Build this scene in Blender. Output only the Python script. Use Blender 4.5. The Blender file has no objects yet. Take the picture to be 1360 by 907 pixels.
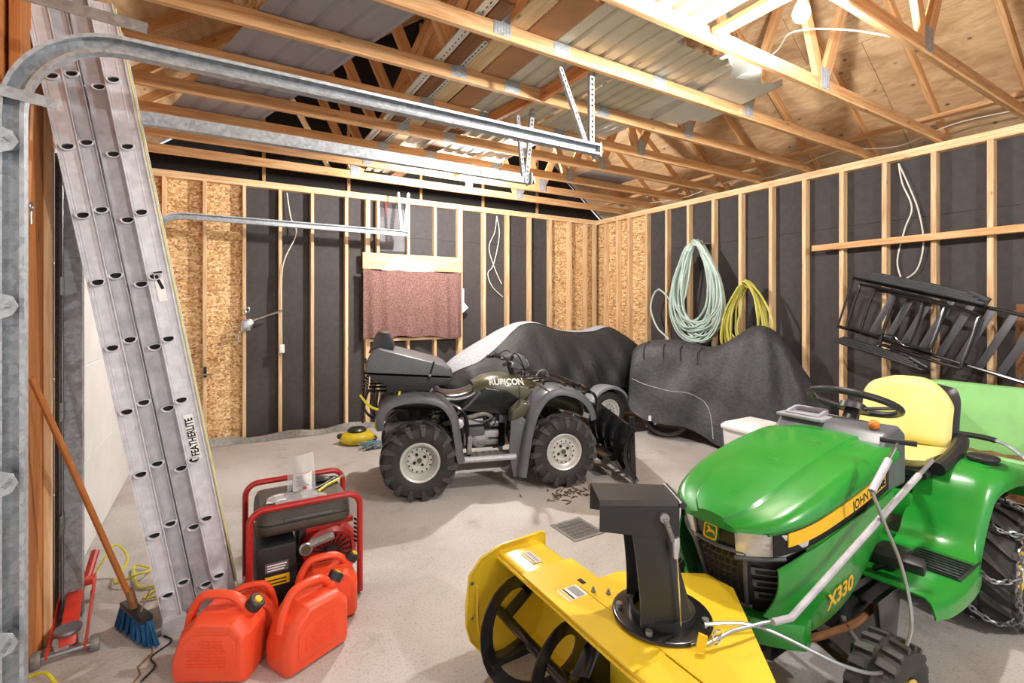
import bpy, bmesh, math, random
from mathutils import Vector, Matrix, Euler
random.seed(7)
PI = math.pi
R = math.radians
C = bpy.context.scene.collection
SC = bpy.context.scene

# ---------------------------------------------------------------- camera, world, exposure
cam_d = bpy.data.cameras.new('camera')
cam = bpy.data.objects.new('camera', cam_d); C.objects.link(cam)
cam.location = (0, 0, 1.6)
cam.rotation_euler = (R(90), 0, R(-30.96))
cam_d.sensor_width = 36.0
cam_d.lens = 645 / 1360 * 36.0
cam_d.shift_y = -46.5 / 1360
cam_d.clip_start = 0.05
SC.camera = cam

w = bpy.data.worlds.new('night_fill'); SC.world = w
w.use_nodes = True
bgn = w.node_tree.nodes['Background']
bgn.inputs[0].default_value = (0.97, 0.98, 1.0, 1)
bgn.inputs[1].default_value = 0.52
SC.view_settings.view_transform = 'Standard'
SC.view_settings.look = 'None'
SC.view_settings.gamma = 1.0
SC.view_settings.use_curve_mapping = False
SC.view_settings.exposure = 0.78
SC.cycles.max_bounces = 6
SC.cycles.diffuse_bounces = 4
SC.cycles.glossy_bounces = 3
SC.cycles.sample_clamp_indirect = 6.0
SC.cycles.use_denoising = True
BULB_POWER = 165.0

# ---------------------------------------------------------------- materials
def nodes_of(name):
    m = bpy.data.materials.new(name); m.use_nodes = True
    nt = m.node_tree; b = nt.nodes['Principled BSDF']
    return m, nt, b
def N(nt, t, **k):
    n = nt.nodes.new(t)
    for a, v in k.items():
        if a in n.inputs: n.inputs[a].default_value = v
        else: setattr(n, a, v)
    return n
def L(nt, a, b): nt.links.new(a, b)
def ramp(nt, stops):
    r = nt.nodes.new('ShaderNodeValToRGB')
    el = r.color_ramp.elements
    while len(el) < len(stops): el.new(0.5)
    for e, (p, c) in zip(el, stops):
        e.position = p; e.color = (c[0], c[1], c[2], 1)
    return r
def mapping(nt, scale=(1, 1, 1), coord='Object', rot=(0, 0, 0), rnd=False):
    tc = nt.nodes.new('ShaderNodeTexCoord')
    mp = nt.nodes.new('ShaderNodeMapping')
    mp.inputs['Scale'].default_value = scale
    mp.inputs['Rotation'].default_value = rot
    L(nt, tc.outputs[coord], mp.inputs['Vector'])
    if rnd:
        oi = nt.nodes.new('ShaderNodeObjectInfo')
        mu = N(nt, 'ShaderNodeMath', operation='MULTIPLY'); mu.inputs[1].default_value = 37.0
        L(nt, oi.outputs['Random'], mu.inputs[0]); L(nt, mu.outputs[0], mp.inputs['Location'])
    return mp
def s2l(c):
    if isinstance(c, str):
        c = [int(c[i:i+2], 16) / 255 for i in (0, 2, 4)]
        return tuple(v / 12.92 if v <= .04045 else ((v + .055) / 1.055) ** 2.4 for v in c)
    return c
def plain(name, col, rough=0.5, metal=0.0, var=0.12, scale=9.0, bump=0.0, bscale=60.0, coat=0.0, spec=None):
    m, nt, b = nodes_of(name); col = s2l(col)
    mp = mapping(nt)
    n = N(nt, 'ShaderNodeTexNoise', Scale=scale, Detail=5.0, Roughness=0.6); L(nt, mp.outputs[0], n.inputs['Vector'])
    lo = tuple(max(0, c * (1 - var)) for c in col); hi = tuple(min(1, c * (1 + var)) for c in col)
    r = ramp(nt, [(0.3, lo), (0.7, hi)]); L(nt, n.outputs['Fac'], r.inputs[0]); L(nt, r.outputs[0], b.inputs['Base Color'])
    rr = N(nt, 'ShaderNodeMapRange'); rr.inputs['To Min'].default_value = max(0.03, rough - .08); rr.inputs['To Max'].default_value = min(1, rough + .08)
    L(nt, n.outputs['Fac'], rr.inputs['Value']); L(nt, rr.outputs[0], b.inputs['Roughness'])
    b.inputs['Metallic'].default_value = metal
    if coat: b.inputs['Coat Weight'].default_value = coat; b.inputs['Coat Roughness'].default_value = .12
    if spec is not None: b.inputs['Specular IOR Level'].default_value = spec
    if bump:
        n2 = N(nt, 'ShaderNodeTexNoise', Scale=bscale, Detail=3.0); L(nt, mp.outputs[0], n2.inputs['Vector'])
        bp = N(nt, 'ShaderNodeBump', Strength=bump, Distance=0.004); L(nt, n2.outputs['Fac'], bp.inputs['Height']); L(nt, bp.outputs[0], b.inputs['Normal'])
    return m
def wood(name, dark, mid, light, knots=True):
    m, nt, b = nodes_of(name)
    mp = mapping(nt, (1.6, 26, 26), rnd=True)
    n = N(nt, 'ShaderNodeTexNoise', Scale=1.6, Detail=6.0, Roughness=0.62, Distortion=0.5); L(nt, mp.outputs[0], n.inputs['Vector'])
    r = ramp(nt, [(0.25, s2l(dark)), (0.5, s2l(mid)), (0.75, s2l(light))]); L(nt, n.outputs['Fac'], r.inputs[0])
    col = r.outputs[0]
    mp2 = mapping(nt, (3.0, 9, 9), rnd=True)
    v = N(nt, 'ShaderNodeTexVoronoi', Scale=1.0); L(nt, mp2.outputs[0], v.inputs['Vector'])
    kr = ramp(nt, [(0.03, (0.16, 0.07, 0.03)), (0.10, (1, 1, 1))]); L(nt, v.outputs['Distance'], kr.inputs[0])
    mx = N(nt, 'ShaderNodeMixRGB', blend_type='MULTIPLY'); mx.inputs[0].default_value = 0.75
    L(nt, col, mx.inputs[1]); L(nt, kr.outputs[0], mx.inputs[2])
    oi = nt.nodes.new('ShaderNodeObjectInfo')
    rr = N(nt, 'ShaderNodeMapRange'); rr.inputs['To Min'].default_value = 0.82; rr.inputs['To Max'].default_value = 1.12
    L(nt, oi.outputs['Random'], rr.inputs['Value'])
    hs = N(nt, 'ShaderNodeHueSaturation'); L(nt, rr.outputs[0], hs.inputs['Value']); L(nt, mx.outputs[0], hs.inputs['Color'])
    L(nt, hs.outputs[0], b.inputs['Base Color'])
    b.inputs['Roughness'].default_value = 0.72
    bp = N(nt, 'ShaderNodeBump', Strength=0.15, Distance=0.002); L(nt, n.outputs['Fac'], bp.inputs['Height']); L(nt, bp.outputs[0], b.inputs['Normal'])
    return m
def osb_mat(name):
    m, nt, b = nodes_of(name); prev = None
    cols = [(0.0, s2l('93663a')), (0.25, s2l('bf9360')), (0.6, s2l('d9b27f')), (1.0, s2l('efd7aa'))]
    for k, (ang, sc) in enumerate([((0.3, 0.5, 0.4), (50, 14, 50)), ((1.1, -.6, 1.3), (14, 55, 50)), ((-.7, .4, 2.2), (46, 17, 55))]):
        mp = mapping(nt, sc, rot=ang, rnd=True)
        v = N(nt, 'ShaderNodeTexVoronoi', Scale=1.0); L(nt, mp.outputs[0], v.inputs['Vector'])
        sp = nt.nodes.new('ShaderNodeSeparateColor'); L(nt, v.outputs['Color'], sp.inputs[0])
        r = ramp(nt, cols); L(nt, sp.outputs[0], r.inputs[0])
        if prev is None: prev = r.outputs[0]
        else:
            mx = nt.nodes.new('ShaderNodeMixRGB'); g = N(nt, 'ShaderNodeMath', operation='GREATER_THAN'); g.inputs[1].default_value = 0.55
            L(nt, sp.outputs[1], g.inputs[0]); L(nt, g.outputs[0], mx.inputs[0]); L(nt, prev, mx.inputs[1]); L(nt, r.outputs[0], mx.inputs[2]); prev = mx.outputs[0]
    L(nt, prev, b.inputs['Base Color']); b.inputs['Roughness'].default_value = 0.7
    return m
def ply_mat(name):
    m, nt, b = nodes_of(name)
    mp = mapping(nt, (5, 1.4, 5), rnd=True)
    n = N(nt, 'ShaderNodeTexNoise', Scale=2.2, Detail=7.0, Roughness=0.65, Distortion=1.2); L(nt, mp.outputs[0], n.inputs['Vector'])
    r = ramp(nt, [(0.28, s2l('a5835b')), (0.5, s2l('c2a079')), (0.72, s2l('d6bb95'))]); L(nt, n.outputs['Fac'], r.inputs[0])
    mp2 = mapping(nt, (6.5, 4.5, 6.5), rnd=True)
    v = N(nt, 'ShaderNodeTexVoronoi', Scale=1.0); L(nt, mp2.outputs[0], v.inputs['Vector'])
    kr = ramp(nt, [(0.045, (0.10, 0.045, 0.025)), (0.11, (1, 1, 1))]); L(nt, v.outputs['Distance'], kr.inputs[0])
    mx = N(nt, 'ShaderNodeMixRGB', blend_type='MULTIPLY'); mx.inputs[0].default_value = 0.8
    L(nt, r.outputs[0], mx.inputs[1]); L(nt, kr.outputs[0], mx.inputs[2]); L(nt, mx.outputs[0], b.inputs['Base Color'])
    b.inputs['Roughness'].default_value = 0.75
    return m
def concrete_mat(name):
    m, nt, b = nodes_of(name)
    mp = mapping(nt)
    n1 = N(nt, 'ShaderNodeTexNoise', Scale=0.9, Detail=8.0, Roughness=0.62, Distortion=.6); L(nt, mp.outputs[0], n1.inputs['Vector'])
    r1 = ramp(nt, [(0.30, s2l('a8a29d')), (0.5, s2l('bcb7b3')), (0.7, s2l('c9c6c3'))]); L(nt, n1.outputs['Fac'], r1.inputs[0])
    n2 = N(nt, 'ShaderNodeTexNoise', Scale=75.0, Detail=4.0, Roughness=0.7); L(nt, mp.outputs[0], n2.inputs['Vector'])
    r2 = ramp(nt, [(0.36, (0.62, 0.58, 0.55)), (0.46, (1, 1, 1))]); L(nt, n2.outputs['Fac'], r2.inputs[0])
    n3 = N(nt, 'ShaderNodeTexNoise', Scale=2.6, Detail=6.0, Roughness=0.7); L(nt, mp.outputs[0], n3.inputs['Vector'])
    r3 = ramp(nt, [(0.30, s2l('b8aa9a')), (0.45, (1, 1, 1))]); L(nt, n3.outputs['Fac'], r3.inputs[0])
    a = N(nt, 'ShaderNodeMixRGB', blend_type='MULTIPLY'); a.inputs[0].default_value = 0.8; L(nt, r1.outputs[0], a.inputs[1]); L(nt, r2.outputs[0], a.inputs[2])
    c = N(nt, 'ShaderNodeMixRGB', blend_type='MULTIPLY'); c.inputs[0].default_value = 0.5; L(nt, a.outputs[0], c.inputs[1]); L(nt, r3.outputs[0], c.inputs[2])
    L(nt, c.outputs[0], b.inputs['Base Color']); b.inputs['Roughness'].default_value = 0.72
    bp = N(nt, 'ShaderNodeBump', Strength=0.25, Distance=0.004); L(nt, n2.outputs['Fac'], bp.inputs['Height']); L(nt, bp.outputs[0], b.inputs['Normal'])
    return m
def galv_mat(name, base='aeb4ba', metal=.4, rough=.42):
    m, nt, b = nodes_of(name); c = s2l(base)
    mp = mapping(nt)
    v = N(nt, 'ShaderNodeTexVoronoi', Scale=55.0); L(nt, mp.outputs[0], v.inputs['Vector'])
    sp = nt.nodes.new('ShaderNodeSeparateColor'); L(nt, v.outputs['Color'], sp.inputs[0])
    r = ramp(nt, [(0, tuple(x * .72 for x in c)), (1, tuple(min(1, x * 1.1) for x in c))]); L(nt, sp.outputs[0], r.inputs[0])
    L(nt, r.outputs[0], b.inputs['Base Color']); b.inputs['Metallic'].default_value = metal; b.inputs['Roughness'].default_value = rough
    return m
def fabric_mat(name, col, col2, scale=60, rough=0.9, bump=.3):
    m, nt, b = nodes_of(name)
    mp = mapping(nt)
    n = N(nt, 'ShaderNodeTexNoise', Scale=scale, Detail=3.0, Roughness=.7); L(nt, mp.outputs[0], n.inputs['Vector'])
    r = ramp(nt, [(0.42, s2l(col)), (0.58, s2l(col2))]); L(nt, n.outputs['Fac'], r.inputs[0]); L(nt, r.outputs[0], b.inputs['Base Color'])
    b.inputs['Roughness'].default_value = rough
    if bump:
        n2 = N(nt, 'ShaderNodeTexNoise', Scale=7.0, Detail=4.0, Distortion=.8); L(nt, mp.outputs[0], n2.inputs['Vector'])
        bp = N(nt, 'ShaderNodeBump', Strength=bump, Distance=0.02); L(nt, n2.outputs['Fac'], bp.inputs['Height']); L(nt, bp.outputs[0], b.inputs['Normal'])
    return m
def emit_mat(name, col, s):
    m, nt, b = nodes_of(name)
    b.inputs['Base Color'].default_value = (*col, 1); b.inputs['Emission Color'].default_value = (*col, 1); b.inputs['Emission Strength'].default_value = s
    return m
def clear_mat(name, col=(1, 1, 1), rough=.1, trans=.85):
    m, nt, b = nodes_of(name)
    b.inputs['Base Color'].default_value = (*col, 1); b.inputs['Transmission Weight'].default_value = trans; b.inputs['Roughness'].default_value = rough; b.inputs['IOR'].default_value = 1.2
    return m

M = {}
M['stud'] = wood('pine_stud', 'b98c60', 'dcb88c', 'eed7b2')
M['beam'] = wood('pine_beam', 'ab7546', 'cf9f6d', 'e2be90')
M['post'] = wood('fir_post', '9a5c2c', 'b9763e', 'cc8c52')
M['pale_wood'] = wood('pale_board', 'c9a676', 'dfc195', 'ecd9b6')
M['dark_wood'] = wood('brown_board', '5b3a20', '7c5230', '97693f')
M['cardboard'] = plain('brown_panel', 'a67c58', .85, var=.14, scale=5)
M['osb'] = osb_mat('osb')
M['ply'] = ply_mat('plywood')
M['felt'] = plain('black_felt', '3e3a3b', .82, var=.22, scale=14, bump=.2, bscale=140)
M['gable'] = plain('gable_black', '1b1919', .9, var=.2)
M['concrete'] = concrete_mat('concrete')
M['galv'] = galv_mat('galvanised')
M['galv_dark'] = galv_mat('galvanised_dull', '8f8c88', .3, .55)
M['alum'] = plain('aluminium', 'd2d2d8', .45, .25, var=.16, scale=22, bump=.06, bscale=90)
M['alum_dull'] = plain('aluminium_dull', 'b0afb5', .5, .25, var=.2, scale=18)
M['steel'] = plain('steel', 'a9abae', .33, .85, var=.1)
M['chrome'] = plain('chrome', 'd5d7da', .18, .95, var=.05)
M['white_paint'] = plain('white_paint', 'e6e6e6', .55, var=.05, scale=6)
M['white_metal'] = plain('white_sheet_metal', 'dcdcd6', .42, .1, var=.06)
M['cream_metal'] = plain('cream_sheet_metal', 'c7c3b2', .45, .15, var=.08, scale=3)
M['grey_metal'] = plain('grey_sheet_metal', '8e8c92', .5, .15, var=.07, scale=20)
M['black_plastic'] = plain('black_plastic', '232427', .42, var=.15)
M['grey_plastic'] = plain('charcoal_plastic', '595b61', .38, var=.12, scale=12)
M['black_paint'] = plain('black_gloss', '17171a', .25, .1, var=.1, coat=.4)
M['rubber'] = plain('rubber', '403e3e', .6, var=.25, scale=30)
M['tire_wall'] = plain('tyre_sidewall', '2c2b2b', .7, var=.2, scale=16)
M['red_paint'] = plain('red_paint', 'a8201c', .35, .05, var=.1, coat=.3)
M['red_can'] = plain('red_polyethylene', 'e64f2b', .42, var=.07, scale=4)
M['red_jack'] = plain('red_jack_paint', 'd23a27', .4, var=.15, scale=25)
M['green'] = plain('tractor_green', '1f8a2c', .30, var=.07, scale=5, coat=.5)
M['green_dark'] = plain('tractor_green_dark', '116b1e', .32, var=.08, coat=.4)
M['cart_green'] = plain('cart_green', '86c277', .5, var=.1, scale=6)
M['yellow'] = plain('machine_yellow', 'e4c22e', .34, var=.05, scale=5, coat=.4)
M['yellow_decal'] = plain('decal_yellow', 'e8b81f', .45, var=.03)
M['seat_yellow'] = plain('seat_vinyl', 'dfd283', .5, var=.05, scale=5, bump=.15, bscale=25)
M['orange'] = plain('orange_knob', 'c8701f', .45)
M['broom_handle'] = plain('varnished_stick', 'a4622c', .4, var=.12, scale=20)
M['blue'] = plain('blue_bristle', '1f5f8f', .8, var=.25, scale=60)
M['cover_black'] = fabric_mat('black_cover_cloth', '232325', '2f2f32', 40, .62, .5)
M['cover_moto'] = fabric_mat('charcoal_cover_cloth', '343438', '414147', 30, .6, .6)
M['cover_grey'] = fabric_mat('silver_cover_cloth', '96989d', 'a9abb0', 50, .8, .3)
M['curtain'] = fabric_mat('maroon_curtain', '5f4340', '8d6a63', 70, .95, .0)
M['olive'] = plain('olive_paint', '4b4a36', .35, var=.12, coat=.3)
M['hose_green'] = plain('pale_green_hose', 'b9ccc3', .55, var=.12, scale=6)
M['hose_yellow'] = plain('yellow_hose', 'c3be5b', .55, var=.12, scale=6)
M['rope'] = plain('yellow_rope', 'd9cf2a', .8, var=.15, scale=60)
M['cable'] = plain('white_cable', 'd6d3c8', .5)
M['paper'] = plain('white_paper', 'e9e9e6', .8, var=.04)
M['bag'] = clear_mat('clear_bag', (.95, .96, .98), .18, .75)
M['lamp_glass'] = plain('headlamp_glass', 'c9c8c4', .12, .25, var=.12, scale=30, coat=.6)
M['red_decal'] = plain('red_decal', 'b02a20', .5)
M['lime'] = plain('lime_stripe', 'a9c92a', .5)
M['mud'] = plain('dry_dirt', '8a6748', .95, var=.3, scale=40, bump=.6, bscale=60)
M['rim_paint'] = plain('silver_rim_paint', 'cdcdc9', .38, .35, var=.08)
M['wrap'] = plain('house_wrap_grey', '5e5c60', .7, var=.2)
M['slat'] = plain('slat_black', '3b3c42', .4, var=.15)
M['leaf'] = plain('dry_leaf', '5d4a38', .9, var=.3)
M['pale_rope'] = plain('pale_rope', 'd2c985', .8, var=.1)
M['bulb'] = emit_mat('bulb_glow', (1.0, .972, .93), 1.0)
M['vinyl_grey'] = plain('grey_vinyl', '9a9aa2', .45, var=.08)
M['tool_yellow'] = plain('tool_yellow', 'cdb526', .45, var=.1)
M['teal'] = plain('teal_cord', '6f97a5', .7)

# ---------------------------------------------------------------- mesh helpers
def rotm(r):
    if r is None: return Matrix.Identity(3)
    if isinstance(r, Matrix): return r.to_3x3()
    return Euler(r).to_matrix()
def frame(o, x, y):
    x = Vector(x).normalized(); y = Vector(y); z = x.cross(y).normalized(); y = z.cross(x).normalized()
    m = Matrix((x, y, z)).transposed().to_4x4(); m.translation = Vector(o); return m
def axis_frame(o, z, hint=(0, 0, 1)):
    z = Vector(z).normalized(); h = Vector(hint)
    if abs(z.dot(h)) > .97: h = Vector((1, 0, 0))
    x = h.cross(z).normalized(); y = z.cross(x)
    m = Matrix((x, y, z)).transposed().to_4x4(); m.translation = Vector(o); return m
class MB:
    def __init__(s): s.v = []; s.f = []
    def add(s, vs, fs):
        k = len(s.v); s.v += [tuple(v) for v in vs]; s.f += [tuple(i + k for i in f) for f in fs]; return s
    def box(s, c, size, rot=None):
        r = rotm(rot); c = Vector(c); h = [x / 2 for x in size]
        vs = [c + r @ Vector((sx * h[0], sy * h[1], sz * h[2])) for sz in (-1, 1) for sy in (-1, 1) for sx in (-1, 1)]
        return s.add(vs, [(0, 2, 3, 1), (4, 5, 7, 6), (0, 1, 5, 4), (2, 6, 7, 3), (0, 4, 6, 2), (1, 3, 7, 5)])
    def bx(s, x0, x1, y0, y1, z0, z1): return s.box(((x0+x1)/2, (y0+y1)/2, (z0+z1)/2), (abs(x1-x0), abs(y1-y0), abs(z1-z0)))
    def bar(s, p, q, wd, h, up=(0, 0, 1)):
        p = Vector(p); q = Vector(q); x = (q - p); l = x.length; x.normalize(); u = Vector(up)
        if abs(x.dot(u)) > .98: u = Vector((0, 1, 0))
        y = u.cross(x).normalized(); z = x.cross(y)
        return s.box((p + q) / 2, (l, wd, h), Matrix((x, y, z)).transposed())
    def tube(s, pts, r, n=8, closed=False, rl=None, flat=None):
        pts = [Vector(p) for p in pts]; k = len(pts); rings = []
        prev = None
        for i, p in enumerate(pts):
            a = pts[i-1] if (i > 0 or closed) else p; b = pts[(i+1) % k] if (i < k-1 or closed) else p
            t = (b - a)
            if t.length < 1e-9: t = Vector((0, 0, 1))
            t.normalize()
            if prev is None:
                h = Vector((0, 0, 1)) if abs(t.z) < .9 else Vector((1, 0, 0)); x = h.cross(t).normalized()
            else:
                x = prev - t * prev.dot(t)
                x = x.normalized() if x.length > 1e-6 else t.orthogonal().normalized()
            prev = x; y = t.cross(x); rr = rl[i] if rl else r
            rings.append([p + x * (rr * math.cos(2*PI*j/n)) + y * ((flat or 1) * rr * math.sin(2*PI*j/n)) for j in range(n)])
        return s.loft(rings, cap=not closed, wrap=closed)
    def loft(s, rings, cap=True, wrap=False, close=True):
        n = len(rings[0]); vs = [v for r in rings for v in r]; fs = []; k = len(rings)
        for i in range(k if wrap else k - 1):
            i2 = (i + 1) % k
            for j in range(n if close else n - 1):
                j2 = (j + 1) % n; fs.append((i*n+j, i*n+j2, i2*n+j2, i2*n+j))
        if cap and not wrap: fs.append(tuple(reversed(range(n)))); fs.append(tuple((k-1)*n + j for j in range(n)))
        return s.add(vs, fs)
    def lathe(s, prof, m=None, n=24, a0=0, a1=2*PI):
        m = m or Matrix.Identity(4); full = abs(a1 - a0 - 2*PI) < 1e-6
        cnt = n if full else n + 1
        rings = []
        for j in range(cnt):
            a = a0 + (a1 - a0) * j / n
            rings.append([m @ Vector((r * math.cos(a), r * math.sin(a), z)) for r, z in prof])
        k = len(prof); vs = [v for r in rings for v in r]; fs = []
        for j in range(n):
            j2 = (j + 1) % cnt
            for i in range(k - 1): fs.append((j*k+i, j2*k+i, j2*k+i+1, j*k+i+1))
        return s.add(vs, fs)
    def prism(s, poly, t0, t1, m=None):
        m = m or Matrix.Identity(4); n = len(poly)
        vs = [m @ Vector((x, y, t0)) for x, y in poly] + [m @ Vector((x, y, t1)) for x, y in poly]
        fs = [tuple(reversed(range(n))), tuple(range(n, 2*n))] + [(i, (i+1) % n, n+(i+1) % n, n+i) for i in range(n)]
        return s.add(vs, fs)
    def ring(s, outer, inner, t0, t1, m=None):
        m = m or Matrix.Identity(4); n = len(outer)
        vs = [m @ Vector((x, y, t)) for t in (t0, t1) for lp in (outer, inner) for x, y in lp]
        fs = []
        for i in range(n):
            j = (i+1) % n
            fs += [(i, n+i, n+j, j), (2*n+i, 2*n+j, 3*n+j, 3*n+i), (i, j, 2*n+j, 2*n+i), (n+i, 3*n+i, 3*n+j, n+j)]
        return s.add(vs, fs)
    def sheet(s, fn, nu, nv, th=0.0):
        g = [[Vector(fn(i / nu, j / nv)) for j in range(nv + 1)] for i in range(nu + 1)]
        k = nv + 1; fs = [(i*k+j, (i+1)*k+j, (i+1)*k+j+1, i*k+j+1) for i in range(nu) for j in range(nv)]
        return s.add([p for r in g for p in r], fs)
    def ball(s, c, r, n=12, m=8, sc=(1, 1, 1)):
        c = Vector(c)
        prof = [(r * math.sin(PI * i / m), -r * math.cos(PI * i / m)) for i in range(m + 1)]
        k = len(s.v); s.lathe(prof, None, n)
        for i in range(k, len(s.v)):
            v = s.v[i]; s.v[i] = (c.x + v[0]*sc[0], c.y + v[1]*sc[1], c.z + v[2]*sc[2])
        return s
    def disc(s, c, z, r, th, n=20): return s.lathe([(0, -th/2), (r, -th/2), (r, th/2), (0, th/2)], axis_frame(c, z), n)
    def xf(s, m):
        s.v = [tuple(m @ Vector(v)) for v in s.v]; return s
    def mesh(s, name, bevel=0.0, seg=2, smooth=35, solid=0.0, sub=0):
        me = bpy.data.meshes.new(name); bm = bmesh.new()
        vs = [bm.verts.new(v) for v in s.v]
        for f in s.f:
            try: bm.faces.new([vs[i] for i in f])
            except ValueError: pass
        bmesh.ops.remove_doubles(bm, verts=bm.verts, dist=1e-5)
        bmesh.ops.dissolve_degenerate(bm, edges=bm.edges, dist=1e-6)
        bmesh.ops.recalc_face_normals(bm, faces=bm.faces)
        if solid: bmesh.ops.solidify(bm, geom=bm.faces[:], thickness=solid)
        if bevel:
            es = [e for e in bm.edges if len(e.link_faces) == 2 and e.calc_face_angle(0) > R(28)]
            bmesh.ops.bevel(bm, geom=es, offset=bevel, segments=seg, profile=0.6, affect='EDGES', clamp_overlap=True)
        for f in bm.faces: f.smooth = smooth > 0
        bm.to_mesh(me); bm.free()
        if smooth > 0: me.set_sharp_from_angle(angle=R(smooth))
        return me
    def build(s, name, m, parent=None, **k):
        me = s.mesh(name, **k); me.materials.append(M[m] if isinstance(m, str) else m)
        return link(name, me, parent)
def link(name, me, parent=None):
    o = bpy.data.objects.new(name, me); C.objects.link(o)
    if parent: o.parent = parent
    return o
def tag(o, label=None, cat=None, group=None, kind=None):
    if label: o['label'] = label
    if cat: o['category'] = cat
    if group: o['group'] = group
    if kind: o['kind'] = kind
    return o
def thing(name, label, cat, loc=(0, 0, 0), rz=0.0, group=None):
    o = bpy.data.objects.new(name, None); C.objects.link(o); o.empty_display_size = .1
    o.location = loc; o.rotation_euler = (0, 0, rz); return tag(o, label, cat, group)
def copy_tree(o, parent=None):
    c = o.copy(); C.objects.link(c)
    if parent: c.parent = parent
    for ch in list(o.children): copy_tree(ch, c)
    return c
_bc = {}
def beam(name, p, q, wd, h, m, parent=None, up=(0, 0, 1), bev=.003):
    p = Vector(p); q = Vector(q); x = q - p; l = x.length
    key = (round(l, 4), wd, h, m)
    if key not in _bc:
        me = MB().box((0, 0, 0), (l, wd, h)).mesh(name, bevel=bev, seg=1); me.materials.append(M[m]); _bc[key] = me
    o = link(name, _bc[key], parent)
    x.normalize(); u = Vector(up)
    if abs(x.dot(u)) > .98: u = Vector((0, 1, 0))
    y = u.cross(x).normalized(); z = x.cross(y)
    mt = Matrix((x, y, z)).transposed().to_4x4(); mt.translation = (p + q) / 2
    o.matrix_local = mt
    return o
def text(name, body, size, m, mt, parent=None, ext=.0006, sx=1.0, bold=0.0):
    cu = bpy.data.curves.new(name, 'FONT'); cu.body = body; cu.size = size; cu.extrude = ext; cu.offset = bold
    cu.align_x = 'CENTER'; cu.align_y = 'CENTER'
    t = bpy.data.objects.new(name, cu); C.objects.link(t)
    bpy.context.view_layer.update()
    me = bpy.data.meshes.new_from_object(t.evaluated_get(bpy.context.evaluated_depsgraph_get()))
    bpy.data.objects.remove(t)
    me.materials.clear(); me.materials.append(M[m])
    for v in me.vertices: v.co.x *= sx
    o = link(name, me, parent); o.matrix_local = mt
    return o
def arc(c, r, a0, a1, n, ax=(1, 0, 0), ay=(0, 0, 1)):
    c = Vector(c); ax = Vector(ax); ay = Vector(ay)
    return [c + ax * (r * math.cos(a0 + (a1-a0)*i/n)) + ay * (r * math.sin(a0 + (a1-a0)*i/n)) for i in range(n + 1)]
def smooth_path(pts, k=6, closed=False):
    pts = [Vector(p) for p in pts]; n = len(pts); out = []
    rng = range(n if closed else n - 1)
    for i in rng:
        g = lambda j: pts[j % n] if closed else pts[max(0, min(n - 1, j))]
        a, b, c, d = g(i-1), g(i), g(i+1), g(i+2)
        for j in range(k):
            t = j / k
            out.append(.5 * ((2*b) + (c-a)*t + (2*a-5*b+4*c-d)*t*t + (3*b-a-3*c+d)*t**3))
    if not closed: out.append(pts[-1])
    return out
def rrect(w_, h_, r, k=4, cx=0, cy=0):
    out = []
    for sx, sy, a in ((1, 1, 0), (-1, 1, 90), (-1, -1, 180), (1, -1, 270)):
        for i in range(k + 1):
            t = R(a + 90 * i / k)
            out.append((cx + sx * (w_/2 - r) + r * math.cos(t), cy + sy * (h_/2 - r) + r * math.sin(t)))
    return out
def lerp(a, b, t): return a + (b - a) * t
def interp(tab, x):
    n = len(tab)
    if x <= tab[0][0]: return tab[0][1:]
    if x >= tab[-1][0]: return tab[-1][1:]
    for i in range(n - 1):
        a, b = tab[i], tab[i+1]
        if x <= b[0]:
            p0 = tab[max(0, i-1)]; p3 = tab[min(n-1, i+2)]; h = b[0] - a[0]; t = (x - a[0]) / h; out = []
            for k in range(1, len(a)):
                d1 = (b[k] - a[k]) / h
                m0 = (b[k] - p0[k]) / (b[0] - p0[0]) if i > 0 else d1
                m1 = (p3[k] - a[k]) / (p3[0] - a[0]) if i < n - 2 else d1
                out.append((2*t**3 - 3*t*t + 1)*a[k] + (t**3 - 2*t*t + t)*h*m0 + (3*t*t - 2*t**3)*b[k] + (t**3 - t*t)*h*m1)
            return tuple(out)
# ================================================================ THE BUILDING
YB, XR, XL = 6.50, 5.62, -0.75          # stud faces of back and right wall, inner face of left wall
ZT = 3.02                                # underside of top plates
DEP = 0.089
# floor
fl = MB().bx(-1.1, 5.95, -2.6, 6.8, -.12, 0).build('floor', 'concrete'); tag(fl, kind='structure')
# hairline crack by the ladder foot
ck = MB()
pts = [(-.335, 2.56), (-.30, 2.64), (-.315, 2.70), (-.27, 2.78), (-.285, 2.86), (-.24, 2.93), (-.25, 3.02), (-.20, 3.10), (-.21, 3.2)]
for (a, b) in zip(pts, pts[1:]): ck.bar((a[0], a[1], .0005), (b[0], b[1], .0005), random.uniform(.006, .018), .0015)
tag(ck.build('floor_crack', 'mud', fl, smooth=0), 'dark crack in the concrete')
# pit-like drain grate
dr = thing('floor_drain', 'square steel slotted drain grate set in the concrete floor', 'drain', (2.195, 2.75, 0))
MB().ring([(-.135, -.145), (.135, -.145), (.135, .145), (-.135, .145)], [(-.112, -.122), (.112, -.122), (.112, .122), (-.112, .122)], 0, .006).build('grate_frame', 'galv_dark', dr)
MB().bx(-.112, .112, -.122, .122, .0, .0012).build('drain_well', 'gable', dr)
sl = MB().box((0, 0, .004), (.008, .244, .004)).mesh('grate_bar'); sl.materials.append(M['galv_dark'])
for i in range(14):
    o = link('grate_bar', sl, dr); o.location = (-.104 + i * .016, 0, 0)
cr = MB().box((0, 0, .0055), (.224, .006, .002)).mesh('grate_cross_bar'); cr.materials.append(M['galv_dark'])
for i in range(5):
    o = link('grate_cross_bar', cr, dr); o.location = (0, -.09 + i * .045, 0)

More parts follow.
